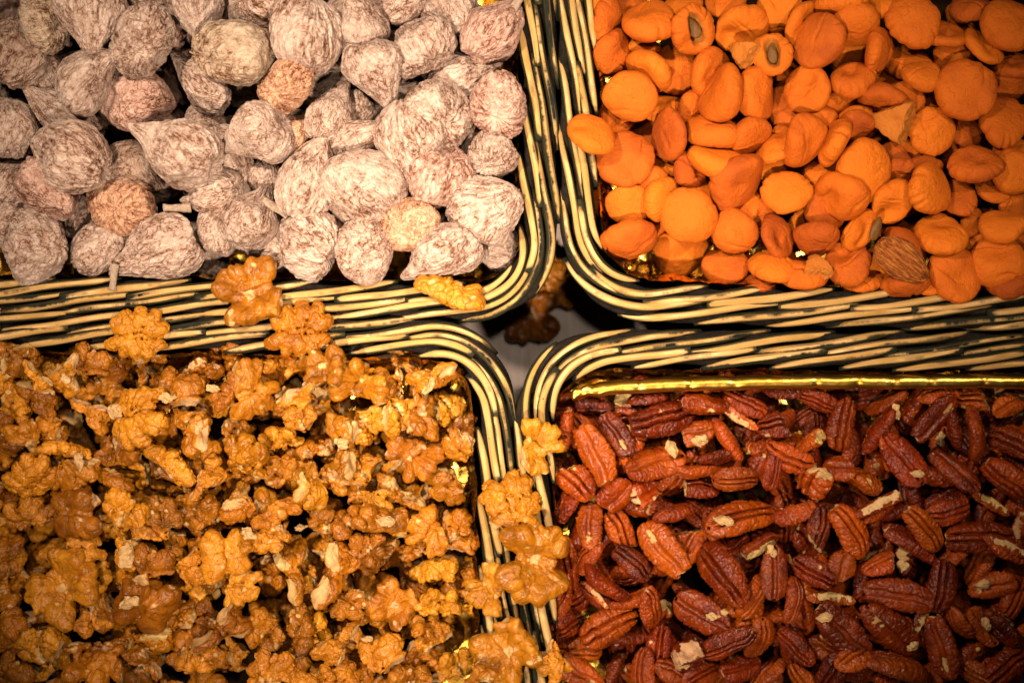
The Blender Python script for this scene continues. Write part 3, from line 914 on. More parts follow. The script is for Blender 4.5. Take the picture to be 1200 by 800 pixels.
    # foil lining: up the side just inside the border, crumpled, and an added dark sheet under the goods for the shaded gaps
    ns, nz = 260, 20
    s = np.linspace(0, path.L, ns); zf = FLOOR[bk]
    top = RIM - (0.0060 if bk != 'apricot' else 0.0035)
    rows = []
    for k in range(nz):
        t = k / (nz - 1)
        tz = min(1, t / 0.62); tl = max(0, (t - 0.62) / 0.38)
        lat = BAND * (0.50 if bk in ('fig', 'pecan') else 0.56) + 0.004 * tz + 0.030 * tl
        z = top + (zf - top) * tz
        a, b = path.at(s, np.full(ns, lat))
        rows.append(np.stack([a, b, np.full(ns, z)], 1))
    V = np.stack(rows, 1).reshape(-1, 3)
    amp = np.tile(np.concatenate([np.linspace(0.5, 1, 4), np.ones(nz - 4)]), ns)[:, None]
    sd = 800 + bi
    def crump(P, sc, q):
        return np.abs(noise(P[:, 0] / sc, P[:, 1] / sc, P[:, 2] / sc, sd + q)) * 2 - 0.6
    D = np.stack([crump(V, 0.011, 1) + 0.5 * crump(V, 0.0045, 4), crump(V, 0.011, 2) + 0.5 * crump(V, 0.0045, 5), crump(V, 0.011, 3)], 1)
    V = V + D * 0.0021 * amp
    i = np.arange(ns * nz).reshape(ns, nz)
    Fq = np.stack([i[:-1, :-1], i[:-1, 1:], i[1:, 1:], i[1:, :-1]], -1).reshape(-1, 4)[:, ::-1]
    froot = link(bpy.data.objects.new('foil_lining', None))
    froot.location = (x, y, zf); froot.empty_display_size = 0.02
    tag(froot, FLABEL[bk], 'foil lining', 'gold foil linings of the baskets')
    foff = np.array([x, y, zf])
    obj('side_sheet', mesh_np('side_sheet', V - foff, Fq, {}, M['foil'], False), froot)
    V, Fq = grid_sheet('f', X0 + 0.004 * (sx > 0), X1 - 0.004 * (sx < 0), Y0 + 0.004 * (sy > 0), Y1 - 0.004 * (sy < 0), 90, 60, zf - 0.0015, None)
    V[:, 2] += 0.0012 * crump(V, 0.011, 7)
    obj('bottom_sheet', mesh_np('bottom_sheet', V - foff, Fq, {}, M['gap_shade'], False), froot)
    if bk == 'pecan':
        # the edge rolled into a tube along the upper border, pinched where it was creased, crushed at the corner
        pts = [(672, 463), (690, 458), (720, 453.5), (800, 449.5), (900, 447.5), (1000, 447), (1100, 446.5), (1290, 447)]
        xs = np.linspace(671, 1290, 240)
        ys = np.interp(xs, [p[0] for p in pts], [p[1] for p in pts])
        zr = RIM - 0.0050
        C = np.array([(*to_world(a, b, zr), zr) for a, b in zip(xs, ys)])
        rad = np.full(len(xs), 8.8 * PX)
        for c, wd in ((748, 4), (808, 3), (860, 5), (955, 3), (1003, 3), (1046, 4), (1090, 3), (1151, 3)):
            rad *= 1 - 0.10 * np.exp(-((xs - c) / wd) ** 2)
            C[:, 1] += 0.0004 * np.exp(-((xs - c) / 9) ** 2) * (1 if c % 2 else -1)
        rad *= 1 + 0.02 * np.sin(xs / 31)
        rad[:14] *= np.linspace(0.75, 1.0, 14)
        V, Fq, at = tube(C, rad, 22)
        pinch = np.concatenate([np.repeat(np.clip(1 - (xs - 671) / 60, 0.04, 1), 22), [1, 0.05]])
        D = np.stack([noise(V[:, 0] / 0.004, V[:, 1] / 0.004, V[:, 2] / 0.004, 850 + k) for k in range(3)], 1)
        V = V + D * 0.0016 * pinch[:, None]
        o = obj('rolled_edge', mesh_np('rolled_edge', V - foff, Fq, {}, M['roll']), froot)
        o['label'] = 'smooth rolled tube of gold foil along the border'
# ------------------------------------------------------------------ what lies where (photograph pixels at rim height: x, y, length, width, angle)
# figs: stalk direction as angle; view s = from the side, e = eye end up, r = rounded shoulder up, l = long; listed from the bottom of the heap up
FIG_LIST = [
 (50, 84, 50, 56, 90, 'r', '', ''), (240, 142, 55, 44, 20, 'r', '', ''), (92, 255, 48, 56, 80, 'r', '', ''), (311, 208, 44, 46, -70, 's', '', ''),
 (240, 296, 50, 64, 80, 'r', '', ''), (418, 132, 46, 60, 80, 'r', '', ''), (476, 104, 40, 58, 70, 's', '', ''), (306, 52, 44, 62, 80, 'r', '', ''),
 (586, 290, 56, 50, 30, 'r', '', ''), (394, 268, 36, 50, 90, 'r', '', ''), (8, 217, 56, 70, 80, 'r', '', ''), (180, -10, 70, 60, 0, 'r', '', ''),
 (330, 290, 60, 50, 10, 'r', '', ''), (560, 176, 60, 50, 200, 'r', '', ''), (15, 262, 60, 50, 10, 'r', '', ''), (345, 60, 50, 50, 10, 'r', '', ''),
 (268, 190, 92, 46, -62, 's', '', 'with striped neck pointing down'), (340, 165, 60, 58, 30, 'r', 'o', 'pinkish and half buried'),
 (257, 272, 50, 60, 80, 'r', '', ''), (154, 196, 70, 66, -30, 'r', 'd', 'with dark netted wrinkles'),
 (117, 290, 68, 64, 30, 'r', '', ''), (160, 118, 92, 74, 20, 'r', 'p', 'wedge-shaped and pinkish'),
 (235, 98, 92, 54, 135, 'l', '', 'long and slanting'), (50, 22, 90, 66, 160, 'r', 'g', 'greenish'), (12, 62, 94, 78, 80, 'r', 'd', 'large and dark'),
 (303, 10, 84, 56, 10, 'r', '', ''), (228, 12, 78, 66, -80, 's', '', ''), (472, 2, 70, 50, 0, 'r', '', ''), (527, 14, 66, 62, -70, 'r', '', ''),
 (78, 137, 104, 52, 152, 'l', '', 'long and narrow'), (10, 150, 70, 76, 90, 'r', '', ''), (58, 222, 80, 74, -60, 'r', 'p', ''),
 (142, 243, 74, 74, 10, 'e', 'o', 'smooth orange, its eye showing'), (247, 228, 74, 58, 195, 's', '', 'with a curved stalk'),
 (43, 288, 94, 78, 10, 'r', '', 'large oval'), (182, 289, 108, 78, 205, 's', '', 'large, stalk hanging over border'),
 (291, 256, 84, 66, 62, 's', '', 'pale with stalk pointing up'), (360, 288, 80, 76, 150, 'r', '', ''),
 (416, 167, 66, 52, 32, 's', '', 'with a small orange stalk tip'), (387, 123, 92, 56, 75, 'l', '', 'lumpy and upright'),
 (427, 27, 66, 62, 100, 'r', '', ''), (545, 93, 90, 56, 28, 's', '', ''), (577, 36, 84, 66, 50, 's', 'p', 'pinkish, with stalk toward the border'),
 (518, 207, 94, 82, -120, 'r', 'p', 'wrinkled pink'), (578, 178, 56, 58, 60, 'r', '', 'small'),
 (568, 246, 90, 84, 40, 'r', '', 'large with a dark stain'), (427, 294, 74, 70, 90, 'e', 'w', 'whitish with rayed eye end'),
 (426, 225, 104, 88, 150, 'r', '', 'large and lumpy'), (360, 206, 112, 66, 76, 'l', '', 'long and thick, standing on end'),
 (519, 293, 104, 72, 212, 's', '', 'large oval, above spilled walnut'), (481, 263, 64, 68, 60, 'e', 'o', 'small orange, pleated'),
 (498, 56, 84, 70, 140, 'r', '', ''), (584, 124, 62, 78, 90, 'e', 'p', 'pink with rayed pleats'),
 (512, 136, 92, 78, 140, 'r', '', ''), (481, 168, 98, 88, -80, 's', '', 'large, stalk at lower end'),
 (437, 90, 98, 76, -72, 's', '', 'large pear-shaped'), (360, 40, 94, 82, 80, 'r', '', 'large and smooth'),
 (336, 100, 64, 62, 40, 'e', 'o', 'small, round and smooth orange'), (274, 62, 90, 82, 10, 'r', 'g', 'round and netted'),
 (297, 155, 92, 76, 200, 's', '', 'with wavy furrows'), (108, 25, 92, 86, -95, 's', '', 'large with neck pointing down'),
 (103, 97, 84, 76, 40, 's', '', 'with curved furrows'), (170, 49, 74, 78, 80, 'e', '', 'round'),
 (82, 185, 98, 80, 150, 's', '', 'with a thick blunt neck'), (207, 183, 112, 82, 152, 's', '', 'large with tapering neck'),
]
# stalks: direction, and where they leave the fig
FIG_STALK = {(182, 289): (-98, 135, 310), (247, 228): (184, 224, 243), (291, 256): (-28, 309, 236), (481, 168): (-86, 490, 203), (416, 167): (38, 428, 160), (577, 36): (60, 600, 14)}
# apricots: long axis, short axis, angle of the long axis
APR_LIST = [
 (753, 54, 40, 24, 0), (722, 135, 52, 48, 20), (776, 128, 52, 42, 10), (811, 127, 44, 32, 60), (780, 196, 42, 32, 0), (890, 250, 46, 32, 10), (888, 332, 46, 30, 0),
 (1027, 312, 48, 46, 80), (1045, 267, 42, 30, 0), (1165, 222, 46, 34, 0), (1140, 262, 40, 36, 60), (1190, 240, 46, 44, 0), (1063, 175, 44, 26, -40), (1047, 187, 44, 40, 80),
 (1082, 199, 48, 30, 0), (1112, 66, 40, 30, 0), (1126, 72, 36, 26, 30), (1130, 155, 44, 38, 0), (1183, 100, 50, 32, 10), (1187, 77, 52, 36, 10), (994, 64, 48, 40, 10),
 (982, 124, 48, 30, 30), (1005, 145, 48, 42, 20), (1082, 121, 46, 32, 0), (1052, 205, 50, 40, 0), (870, 245, 50, 40, 30), (940, 262, 46, 36, 20), (800, 10, 50, 40, 10),
 (850, 5, 50, 40, 30), (705, 5, 50, 40, 60), (1030, 8, 50, 36, 20), (965, 200, 50, 40, 20), (1010, 330, 50, 30, 10), (1090, 330, 56, 34, 0), (830, 230, 50, 40, 0), (900, 190, 46, 40, 30),
 (1060, 120, 50, 40, 20), (960, 145, 46, 36, 10), (1150, 290, 50, 40, 10), (760, 215, 50, 40, 10), (1195, 290, 50, 40, 10), (1190, 180, 50, 44, 10),
 (712, 24, 52, 44, 80), (717, 60, 56, 44, 65), (794, 80, 64, 58, 30), (913, 12, 56, 50, 20), (870, 33, 68, 54, 20), (924, 125, 58, 54, 80), (737, 240, 56, 52, 30),
 (775, 234, 58, 42, 65), (808, 200, 44, 36, 90), (907, 170, 54, 36, 50), (940, 30, 60, 48, 60), (984, 5, 68, 34, 0), (1062, 73, 56, 50, 20), (1107, 40, 54, 40, -10),
 (1140, 10, 54, 46, 0), (1152, 55, 58, 46, -40), (968, 243, 58, 54, 60), (1060, 290, 62, 34, -40), (1060, 334, 62, 22, 0), (940, 322, 62, 40, 0), (1185, 328, 62, 44, 20),
 (1122, 232, 48, 46, 60), (1190, 202, 56, 52, 30), (760, 83, 64, 38, -40), (736, 281, 63, 54, 0), (798, 295, 68, 60, 0), (850, 312, 54, 50, 30), (733, 187, 70, 64, 10), (838, 190, 68, 40, -10),
 (836, 153, 62, 44, 0), (880, 160, 56, 36, 35), (904, 312, 58, 44, 0), (911, 278, 56, 48, 95), (861, 270, 56, 54, 10), (862, 216, 76, 56, 45), (922, 226, 55, 50, 70), (957, 280, 54, 46, -10),
 (994, 310, 56, 52, 40), (1007, 269, 56, 30, 60), (1001, 29, 60, 42, -10), (1069, 24, 64, 58, 20), (1032, 59, 57, 36, 80), (999, 95, 56, 40, 5), (946, 104, 60, 54, 120), (1035, 116, 62, 30, -10),
 (1080, 90, 48, 38, 0), (1005, 147, 44, 38, 0), (977, 168, 64, 30, 65), (944, 165, 66, 42, 55), (1175, 266, 54, 46, 20), (1118, 321, 66, 60, 10), (1170, 307, 66, 60, 20),
 (760, 25, 64, 49, 0), (833, 84, 60, 48, 60), (784, 157, 64, 46, 95), (738, 113, 67, 63, 0), (693, 157, 60, 50, -15), (808, 252, 68, 66, 10), (883, 110, 67, 47, 80), (845, 110, 71, 42, 75),
 (959, 49, 69, 57, 70), (1012, 200, 72, 64, 80), (987, 230, 66, 56, -30), (1047, 236, 55, 52, 40), (1089, 220, 62, 52, 110), (1103, 274, 61, 50, 0), (1144, 192, 66, 58, 0), (1092, 155, 60, 57, 10),
 (1176, 144, 64, 63, 10), (1131, 106, 74, 67, 0), (1180, 30, 66, 66, 60),
]
# walnuts in the basket: x, y, width, height
WAL_LIST = [
 (22, 420, 48, 42), (75, 440, 50, 64), (45, 446, 34, 46), (20, 472, 44, 50), (42, 470, 56, 38), (10, 508, 36, 54), (57, 502, 40, 42), (105, 487, 54, 48), (78, 528, 46, 28),
 (238, 434, 36, 26), (190, 463, 30, 26), (247, 480, 40, 38), (268, 458, 34, 46), (278, 505, 34, 50), (130, 556, 62, 36), (200, 546, 62, 50), (250, 540, 36, 60), (110, 420, 46, 40),
 (352, 460, 44, 62), (455, 455, 42, 52), (438, 497, 48, 50), (352, 490, 38, 30), (330, 516, 54, 42), (540, 508, 40, 50), (325, 552, 54, 40), (420, 550, 46, 42), (395, 432, 44, 34),
 (35, 600, 62, 52), (150, 653, 36, 50), (180, 656, 50, 42), (225, 665, 38, 52), (232, 600, 62, 52), (280, 598, 46, 40), (305, 623, 48, 42), (45, 757, 62, 52), (110, 778, 72, 60),
 (235, 768, 62, 44), (312, 742, 46, 62), (165, 778, 46, 44), (8, 655, 34, 60), (15, 722, 42, 62), (310, 788, 52, 42), (20, 785, 52, 46), (410, 612, 42, 32), (318, 630, 44, 42),
 (325, 600, 62, 42), (540, 622, 44, 60), (412, 708, 54, 36), (322, 778, 48, 40), (345, 792, 52, 34), (505, 742, 56, 56), (400, 790, 56, 44), (480, 795, 60, 40), (180, 610, 60, 46),
 (90, 560, 60, 50), (365, 575, 50, 44), (470, 575, 60, 46), (520, 570, 50, 50), (285, 690, 50, 46), (100, 640, 50, 44), (195, 600, 44, 40), (440, 590, 46, 40), (240, 570, 44, 38),
 (32, 520, 58, 62), (298, 456, 60, 78), (140, 526, 56, 44), (38, 556, 82, 52), (290, 533, 58, 52), (224, 506, 52, 60), (213, 453, 60, 46), (163, 490, 82, 72),
 (420, 446, 80, 54), (472, 490, 50, 48), (495, 482, 42, 64), (505, 443, 66, 36), (527, 481, 42, 42), (403, 522, 48, 74), (488, 537, 80, 54), (537, 521, 44, 46),
 (90, 600, 74, 54), (148, 596, 62, 52), (74, 690, 92, 100), (264, 651, 50, 84), (262, 735, 76, 58), (171, 708, 100, 66),
 (340, 670, 44, 76), (397, 672, 72, 76), (447, 608, 66, 48), (430, 638, 40, 36), (443, 656, 42, 40), (500, 622, 52, 64), (462, 706, 52, 82), (513, 705, 58, 40), (508, 668, 62, 42),
 (393, 752, 50, 62), (448, 764, 64, 46), (352, 737, 42, 58), (535, 776, 44, 40), (380, 430, 34, 28),
]
# walnuts lying on the borders and under them: x, y, width, height, angle, hollow side up, label
WAL_SPECIAL = [
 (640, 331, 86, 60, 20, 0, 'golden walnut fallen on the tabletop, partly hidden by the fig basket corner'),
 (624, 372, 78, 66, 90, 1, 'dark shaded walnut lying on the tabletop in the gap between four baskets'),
 (380, 428, 46, 36, 10, 1, 'pale chipped walnut piece just inside the walnut basket border below three spilled walnuts'),
 (290, 341, 84, 88, 120, 1, 'upper of two spilled walnuts lying across the border between figs and walnuts'),
 (350, 385, 92, 58, 100, 0, 'lower of two spilled walnuts lying across the border between figs and walnuts'),
 (160, 390, 84, 58, 80, 0, 'walnut half heaped over the walnut border below the figs'),
 (527, 341, 84, 46, 60, 0, 'walnut piece resting on the rounded corner of the fig basket border'),
 (637, 523, 54, 70, 70, 1, 'single smooth walnut piece on the pecan basket border beside the pecans'),
 (568, 690, 50, 64, 60, 1, 'walnut piece tucked under the large walnut half on the lower borders'),
 (597, 587, 74, 76, 30, 0, 'knobbly walnut half bridging the walnut and pecan borders'),
 (648, 775, 44, 56, 20, 0, 'small walnut piece beside the pecans at the bottom of the borders'),
 (624, 662, 82, 108, 85, 1, 'large butterfly-shaped walnut half with pale centre across the two lower borders'),
 (592, 764, 92, 84, 40, 1, 'fan-shaped walnut half with pale scar at the bottom of the borders'),
 (560, 795, 52, 40, 40, 0, 'curled walnut piece at the bottom edge beside the walnut border'),
]
# pecans: x, y, length, width, angle, view d = back up, v = flat side up, s = on its side, p = broken
PEC_LIST = [
 (737, 476, 44, 26, 0, 'p'), (818, 508, 44, 34, 10, 'p'), (822, 570, 46, 26, 0, 'p'), (812, 553, 50, 24, 0, 's'), (843, 535, 52, 24, 10, 's'), (755, 574, 46, 42, 40, 'p'), (892, 549, 40, 46, 80, 'p'),
 (915, 458, 50, 28, 0, 's'), (960, 469, 54, 30, -20, 'd'), (907, 498, 44, 40, 0, 'p'), (906, 546, 54, 34, 80, 'd'), (998, 526, 54, 30, 75, 's'), (1138, 466, 48, 32, 0, 'p'), (1182, 474, 50, 34, 20, 'p'),
 (955, 564, 48, 46, 80, 'p'), (985, 549, 40, 34, 0, 'p'), (1012, 564, 48, 32, -30, 'p'), (985, 664, 44, 42, 80, 'p'), (1063, 658, 46, 38, -45, 'p'), (930, 703, 54, 24, 80, 's'), (973, 701, 66, 24, -5, 's'),
 (1127, 729, 42, 22, -45, 's'), (1136, 766, 44, 36, 30, 'p'), (975, 786, 46, 40, 60, 'd'), (772, 757, 44, 38, 80, 'd'), (790, 790, 58, 30, -30, 's'), (650, 706, 54, 40, 60, 'd'), (698, 700, 44, 26, -45, 'v'),
 (865, 488, 58, 30, -35, 's'), (872, 473, 62, 34, -30, 'd'), (664, 590, 50, 30, 60, 's'), (720, 580, 50, 34, 40, 'p'), (790, 600, 60, 34, 20, 's'), (840, 620, 56, 34, -60, 'd'), (930, 600, 62, 34, 20, 's'),
 (960, 620, 56, 34, 70, 'd'), (1030, 600, 60, 34, 30, 's'), (1110, 600, 60, 36, 10, 'd'), (1160, 590, 56, 34, -30, 's'), (1030, 660, 50, 34, 20, 'p'), (1120, 650, 50, 30, 40, 's'), (1190, 700, 50, 36, 60, 'd'),
 (880, 700, 60, 34, 60, 's'), (890, 640, 52, 30, 30, 's'), (1000, 770, 60, 34, 20, 's'), (1150, 790, 60, 34, -20, 'd'), (900, 790, 60, 34, 40, 's'), (720, 790, 56, 34, 70, 's'), (820, 790, 56, 36, 20, 'd'),
 (1080, 720, 50, 34, 60, 's'), (740, 700, 50, 34, 20, 's'), (690, 650, 44, 30, 60, 's'), (1195, 620, 60, 30, 70, 's'), (1040, 470, 60, 34, 40, 's'), (1100, 460, 50, 30, 10, 's'), (760, 465, 50, 24, 5, 's'), (1195, 750, 56, 34, 40, 'd'),
 (691, 475, 50, 24, -5, 's'), (664, 502, 54, 28, 80, 's'), (672, 566, 58, 42, -45, 'p'), (722, 508, 64, 38, -55, 'v'), (825, 472, 60, 34, -10, 'p'), (853, 515, 64, 34, -55, 's'), (862, 561, 58, 38, 0, 'd'),
 (951, 517, 46, 42, 30, 'p'), (1030, 505, 72, 38, 65, 's'), (1095, 490, 74, 40, 45, 'v'), (1120, 504, 64, 28, -75, 's'), (1144, 508, 70, 32, -85, 's'), (1187, 519, 64, 42, -30, 'd'), (1182, 561, 74, 44, -35, 'd'),
 (1118, 551, 78, 38, -45, 'v'), (925, 536, 64, 46, -25, 'd'), (985, 497, 70, 40, 80, 'd'), (727, 618, 56, 38, -70, 'd'), (663, 661, 72, 38, -80, 'd'), (740, 660, 56, 36, -40, 'd'), (711, 680, 72, 38, -35, 's'),
 (763, 711, 60, 36, -70, 'd'), (656, 736, 52, 42, 20, 'd'), (806, 766, 42, 40, 20, 'p'), (753, 786, 52, 40, 90, 'd'), (680, 786, 66, 38, -35, 'v'), (868, 783, 60, 36, 10, 'v'), (890, 746, 54, 42, 80, 'd'),
 (853, 753, 74, 40, 30, 'd'), (907, 670, 70, 40, 90, 'v'), (954, 670, 50, 38, -30, 'd'), (1065, 637, 78, 36, -30, 's'), (1150, 630, 88, 46, 0, 'd'), (1180, 643, 66, 26, -25, 's'), (1163, 685, 58, 42, 20, 'v'),
 (1103, 686, 68, 42, 80, 'd'), (1152, 733, 46, 38, -50, 'v'), (1170, 736, 62, 30, -50, 's'), (932, 757, 62, 34, -40, 'd'), (1047, 781, 90, 36, -15, 's'), (1180, 782, 66, 40, 35, 'd'),
 (775, 490, 86, 48, 15, 'd'), (697, 533, 82, 46, -65, 'v'), (768, 543, 82, 48, 20, 'v'), (1058, 538, 82, 48, -50, 'v'), (691, 617, 60, 46, 90, 'v'), (778, 643, 80, 50, -50, 'v'), (868, 607, 98, 48, 15, 'd'),
 (848, 673, 92, 56, -50, 'd'), (822, 718, 80, 52, -30, 'v'), (714, 735, 78, 50, 25, 'd'), (995, 623, 78, 46, -55, 'd'), (1082, 620, 74, 38, -50, 'd'), (1053, 698, 88, 46, -10, 'v'), (1103, 757, 84, 42, -75, 'v'),
 (987, 736, 88, 48, -45, 'v'), (1042, 738, 92, 52, -45, 'v'),
]
# loose pale crumbs: x, y, length, width
WAL_CRUMB = [(134, 482, 30, 20), (92, 541, 18, 24), (196, 466, 26, 22), (148, 650, 26, 36), (152, 706, 32, 18), (292, 625, 26, 20), (452, 611, 26, 18), 
             (402, 520, 16, 20), (353, 618, 18, 12), (430, 748, 16, 14), (250, 455, 20, 20)]
PEC_CRUMB = [(848, 610, 28, 18), (787, 526, 20, 26), (820, 516, 24, 16), (1050, 482, 18, 24), (1102, 514, 16, 22), (836, 722, 20, 18),
             (850, 717, 14, 14), (1070, 757, 16, 20), (966, 723, 22, 16), (1152, 684, 20, 16), (1155, 731, 20, 22), (801, 779, 18, 10), (905, 645, 14, 20), (1075, 555, 20, 18)]
# thin broken slivers of pecan, pale side up
PEC_SLIVER = [(1028, 590, 66, 17, 24, 'long pale sliver of broken pecan lying across the middle of the pecans'), (1178, 640, 60, 15, -22, 'thin pale edged pecan sliver near the pecan heap outer side'),
              (700, 699, 38, 17, -45, 'short white faced pecan sliver beside the spilled walnuts')]
# ------------------------------------------------------------------ heaping: every piece is lowered onto what already lies below it
CELL = 0.001
GX0, GY0, GNX, GNY = -0.33, -0.24, 660, 480
H = np.zeros((GNX, GNY), np.float32)
gx, gy = np.meshgrid(GX0 + (np.arange(GNX) + 0.5) * CELL, GY0 + (np.arange(GNY) + 0.5) * CELL, indexing='ij')
INSIDE = {}
for bk, path in PATHS.items():
    sx, sy = SIGN[bk]
    d = np.full(gx.shape, 9.0); side = np.zeros(gx.shape)
    for k in range(0, len(path.P) - 1, 2):
        px_, py_ = path.P[k]; tx, ty = path.T[k]
        dd = np.hypot(gx - px_, gy - py_)
        m = dd < d
        d[m] = dd[m]; side[m] = ((gx - px_) * -ty + (gy - py_) * tx)[m]
    # long straight runs are sampled thinly: use the distance across the path
    lat = side
    inside = lat > BAND * 0.55
    quarter = ((gx - path.P[79][0]) * sx > -0.03) & ((gy - path.P[79][1]) * sy > -0.03)
    INSIDE[bk] = inside & quarter
    H[INSIDE[bk]] = FLOOR[bk]
    band = (np.abs(lat) <= BAND * 0.55) & quarter & (d < 0.03)
    H[band] = np.maximum(H[band], RIM - 0.006 * np.clip(np.abs(lat[band]) / (BAND * 0.55), 0, 1) ** 3)
if True:      # the rolled foil edge
    m = (np.abs(gy - to_world(0, 448, RIM)[1]) < 8 * PX) & (gx > to_world(672, 0, RIM)[0])
    H[m] = np.maximum(H[m], RIM - 0.004)

PLACED = []
def lean(shape, R, scale, px, py, z, most):
    """tip the piece towards the slope of what it will lie on"""
    P = (shape.P[::3] * np.asarray(scale)) @ R.T
    P = P - (P.max(0) + P.min(0)) / 2
    x, y = to_world(px, py, z)
    ix = np.clip(((P[:, 0] + x - GX0) / CELL).astype(int), 0, GNX - 1)
    iy = np.clip(((P[:, 1] + y - GY0) / CELL).astype(int), 0, GNY - 1)
    hv = H[ix, iy]; hv = np.maximum(hv, hv.max() - 0.022)
    A = np.stack([P[:, 0], P[:, 1], np.ones(len(P))], 1)
    sx, sy, _ = np.linalg.lstsq(A, hv, rcond=None)[0]
    m = math.hypot(sx, sy)
    if m < 1e-4: return R
    ang = min(most, math.atan(m) * 0.8)
    # the normal of the slope is (-sx, -sy, 1): turn z towards it
    return np.array(Matrix.Rotation(ang, 3, Vector((sy / m, -sx / m, 0)))) @ R

def rest(shape, R, scale, px, py, soft=94, zmax=None, dry=False):
    """rotation R (3x3), scale (3), wanted image place; returns the location and adds the piece to the heap"""
    P = (shape.P * np.asarray(scale)) @ R.T
    c = (P.max(0) + P.min(0)) / 2
    P = P - c
    z = RIM - 0.01
    for _ in range(2 if dry else 3):
        x, y = to_world(px, py, z)
        ix = np.clip(((P[:, 0] + x - GX0) / CELL).astype(int), 0, GNX - 1)
        iy = np.clip(((P[:, 1] + y - GY0) / CELL).astype(int), 0, GNY - 1)
        cell = ix * GNY + iy
        u, inv = np.unique(cell, return_inverse=True)
        bot = np.full(len(u), 9.0); np.minimum.at(bot, inv, P[:, 2])
        z = float(np.percentile(H.ravel()[u] - bot, soft))
        if zmax is not None: z = min(z, zmax)
    if dry: return z
    x, y = to_world(px, py, z)
    top = np.full(len(u), -9.0); np.maximum.at(top, inv, P[:, 2])
    hr = H.ravel()
    hr[u] = np.maximum(hr[u], top + z)
    return np.array([x, y, z]), c, P

def rot(ang, tilt=0.0, tdir=0.0, spin=0.0, flip=False):
    """spin about its own axis z, optional turn upside down, then lean by tilt, then turn to ang in the picture"""
    m = Matrix.Rotation(ang, 3, 'Z') @ Matrix.Rotation(tdir, 3, 'Z') @ Matrix.Rotation(tilt, 3, 'X') @ Matrix.Rotation(-tdir, 3, 'Z')
    if flip: m = m @ Matrix.Rotation(math.pi, 3, 'X')
    m = m @ Matrix.Rotation(spin, 3, 'Z')
    return np.array(m)

def put(name, shape, R, scale, px, py, soft=94, zmax=None, most=0.35, filler=False, color=None):
    if most: R = lean(shape, R, scale, px, py, RIM - 0.01, most)
    loc, c, P = rest(shape, R, scale, px, py, soft, zmax)
    o = bpy.data.objects.new(name, shape.me)
    link(o)
    mw = Matrix.Translation(Vector(loc - c)) @ Matrix(R.tolist()).to_4x4() @ Matrix.Diagonal((*scale, 1.0))
    o.matrix_world = mw
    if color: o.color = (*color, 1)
    rec = {'o': o, 'P': P + loc, 'filler': filler, 'px': px, 'py': py, 'shape': shape, 'R': R, 'size': P.max(0) - P.min(0)}
    PLACED.append(rec)
    return rec

rg = np.random.default_rng(77)
CAP = {'fig': (-0.017, 0.009), 'apricot': (-0.014, 0.001), 'walnut': (-0.016, -0.001), 'pecan': (-0.017, -0.006)}
def cap(kind, t):
    a, b = CAP[kind]
    return RIM + a + (b - a) * t
TINT = {'': (1, 1, 1), 'o': (1.16, 0.90, 0.70), 'p': (1.08, 0.94, 0.92), 'g': (0.92, 0.93, 0.82), 'd': (0.80, 0.76, 0.72), 'w': (1.12, 1.1, 1.08)}

def scatter(bk, spacing, fn):
    """pieces below the ones picked out of the photograph, so that no gap shows bare foil where the photograph shows none"""
    pts = []
    xs = {'fig': (-25, 600), 'apricot': (715, 1225), 'walnut': (-25, 545), 'pecan': (668, 1225)}[bk]
    ys = {'fig': (-20, 310), 'apricot': (-20, 325), 'walnut': (425, 825), 'pecan': (475, 825)}[bk]
    y = ys[0]; odd = 0
    while y < ys[1]:
        x = xs[0] + odd * spacing / 2
        while x < xs[1]:
            pts.append((x + rg.uniform(-.3, .3) * spacing, y + rg.uniform(-.3, .3) * spacing)); x += spacing
        y += spacing * 0.86; odd ^= 1
    rg.shuffle(pts)
    for p in pts:
        if bk == 'apricot' and p[0] < 835 and p[1] > 290: continue
        fn(*p)

# ---- figs
def put_fig(x, y, L, W, ang, view, tint, note, filler=False, k=None, t=0.0):
    k = int(rg.choice([0, 3, 4, 6, 8])) if k is None else k
    if view in 'sl' and not filler: k = int(rg.choice([0, 1, 2, 4, 5, 7] if view == 's' else [1, 2, 5, 7]))
    if view == 'e': k = int(rg.choice([0, 3, 6, 8]))
    sh = FIGS[k]
    a = math.radians(ang)
    if view in 'sl': pitch = rg.uniform(-0.25, 0.15)
    elif view == 'e': pitch = rg.uniform(-1.35, -1.0)
    else: pitch = rg.choice([-1, 1]) * rg.uniform(0.4, 0.95)
    R = np.array(Matrix.Rotation(a, 3, 'Z') @ Matrix.Rotation(-pitch, 3, 'Y') @ Matrix.Rotation(rg.uniform(0, 6.28), 3, 'X'))
    # scale so that the outline has the wanted length and width
    P = sh.P @ R.T
    ca, sa = math.cos(a), math.sin(a)
    ext = np.ptp(P[:, 0] * ca + P[:, 1] * sa); wid = np.ptp(-P[:, 0] * sa + P[:, 1] * ca)
    sl, sw = 1.05 * L * PX / ext, 1.05 * W * PX / wid
    if view == 'e' or view == 'r': s = (math.sqrt(sl * sw),) * 3
    else: s = (sl, sw, (sl + sw) / 2 * 0.95)
    c = np.array(TINT[tint]) * rg.uniform(0.90, 1.06)
    rec = put('dried_fig', sh, R, s, x, y, soft=95, zmax=cap('fig', t) - 0.014 * filler, most=0.3, filler=filler, color=tuple(c))
    rec.update(kind='fig', note=note, view=view, tint=tint, L=L)
    return rec

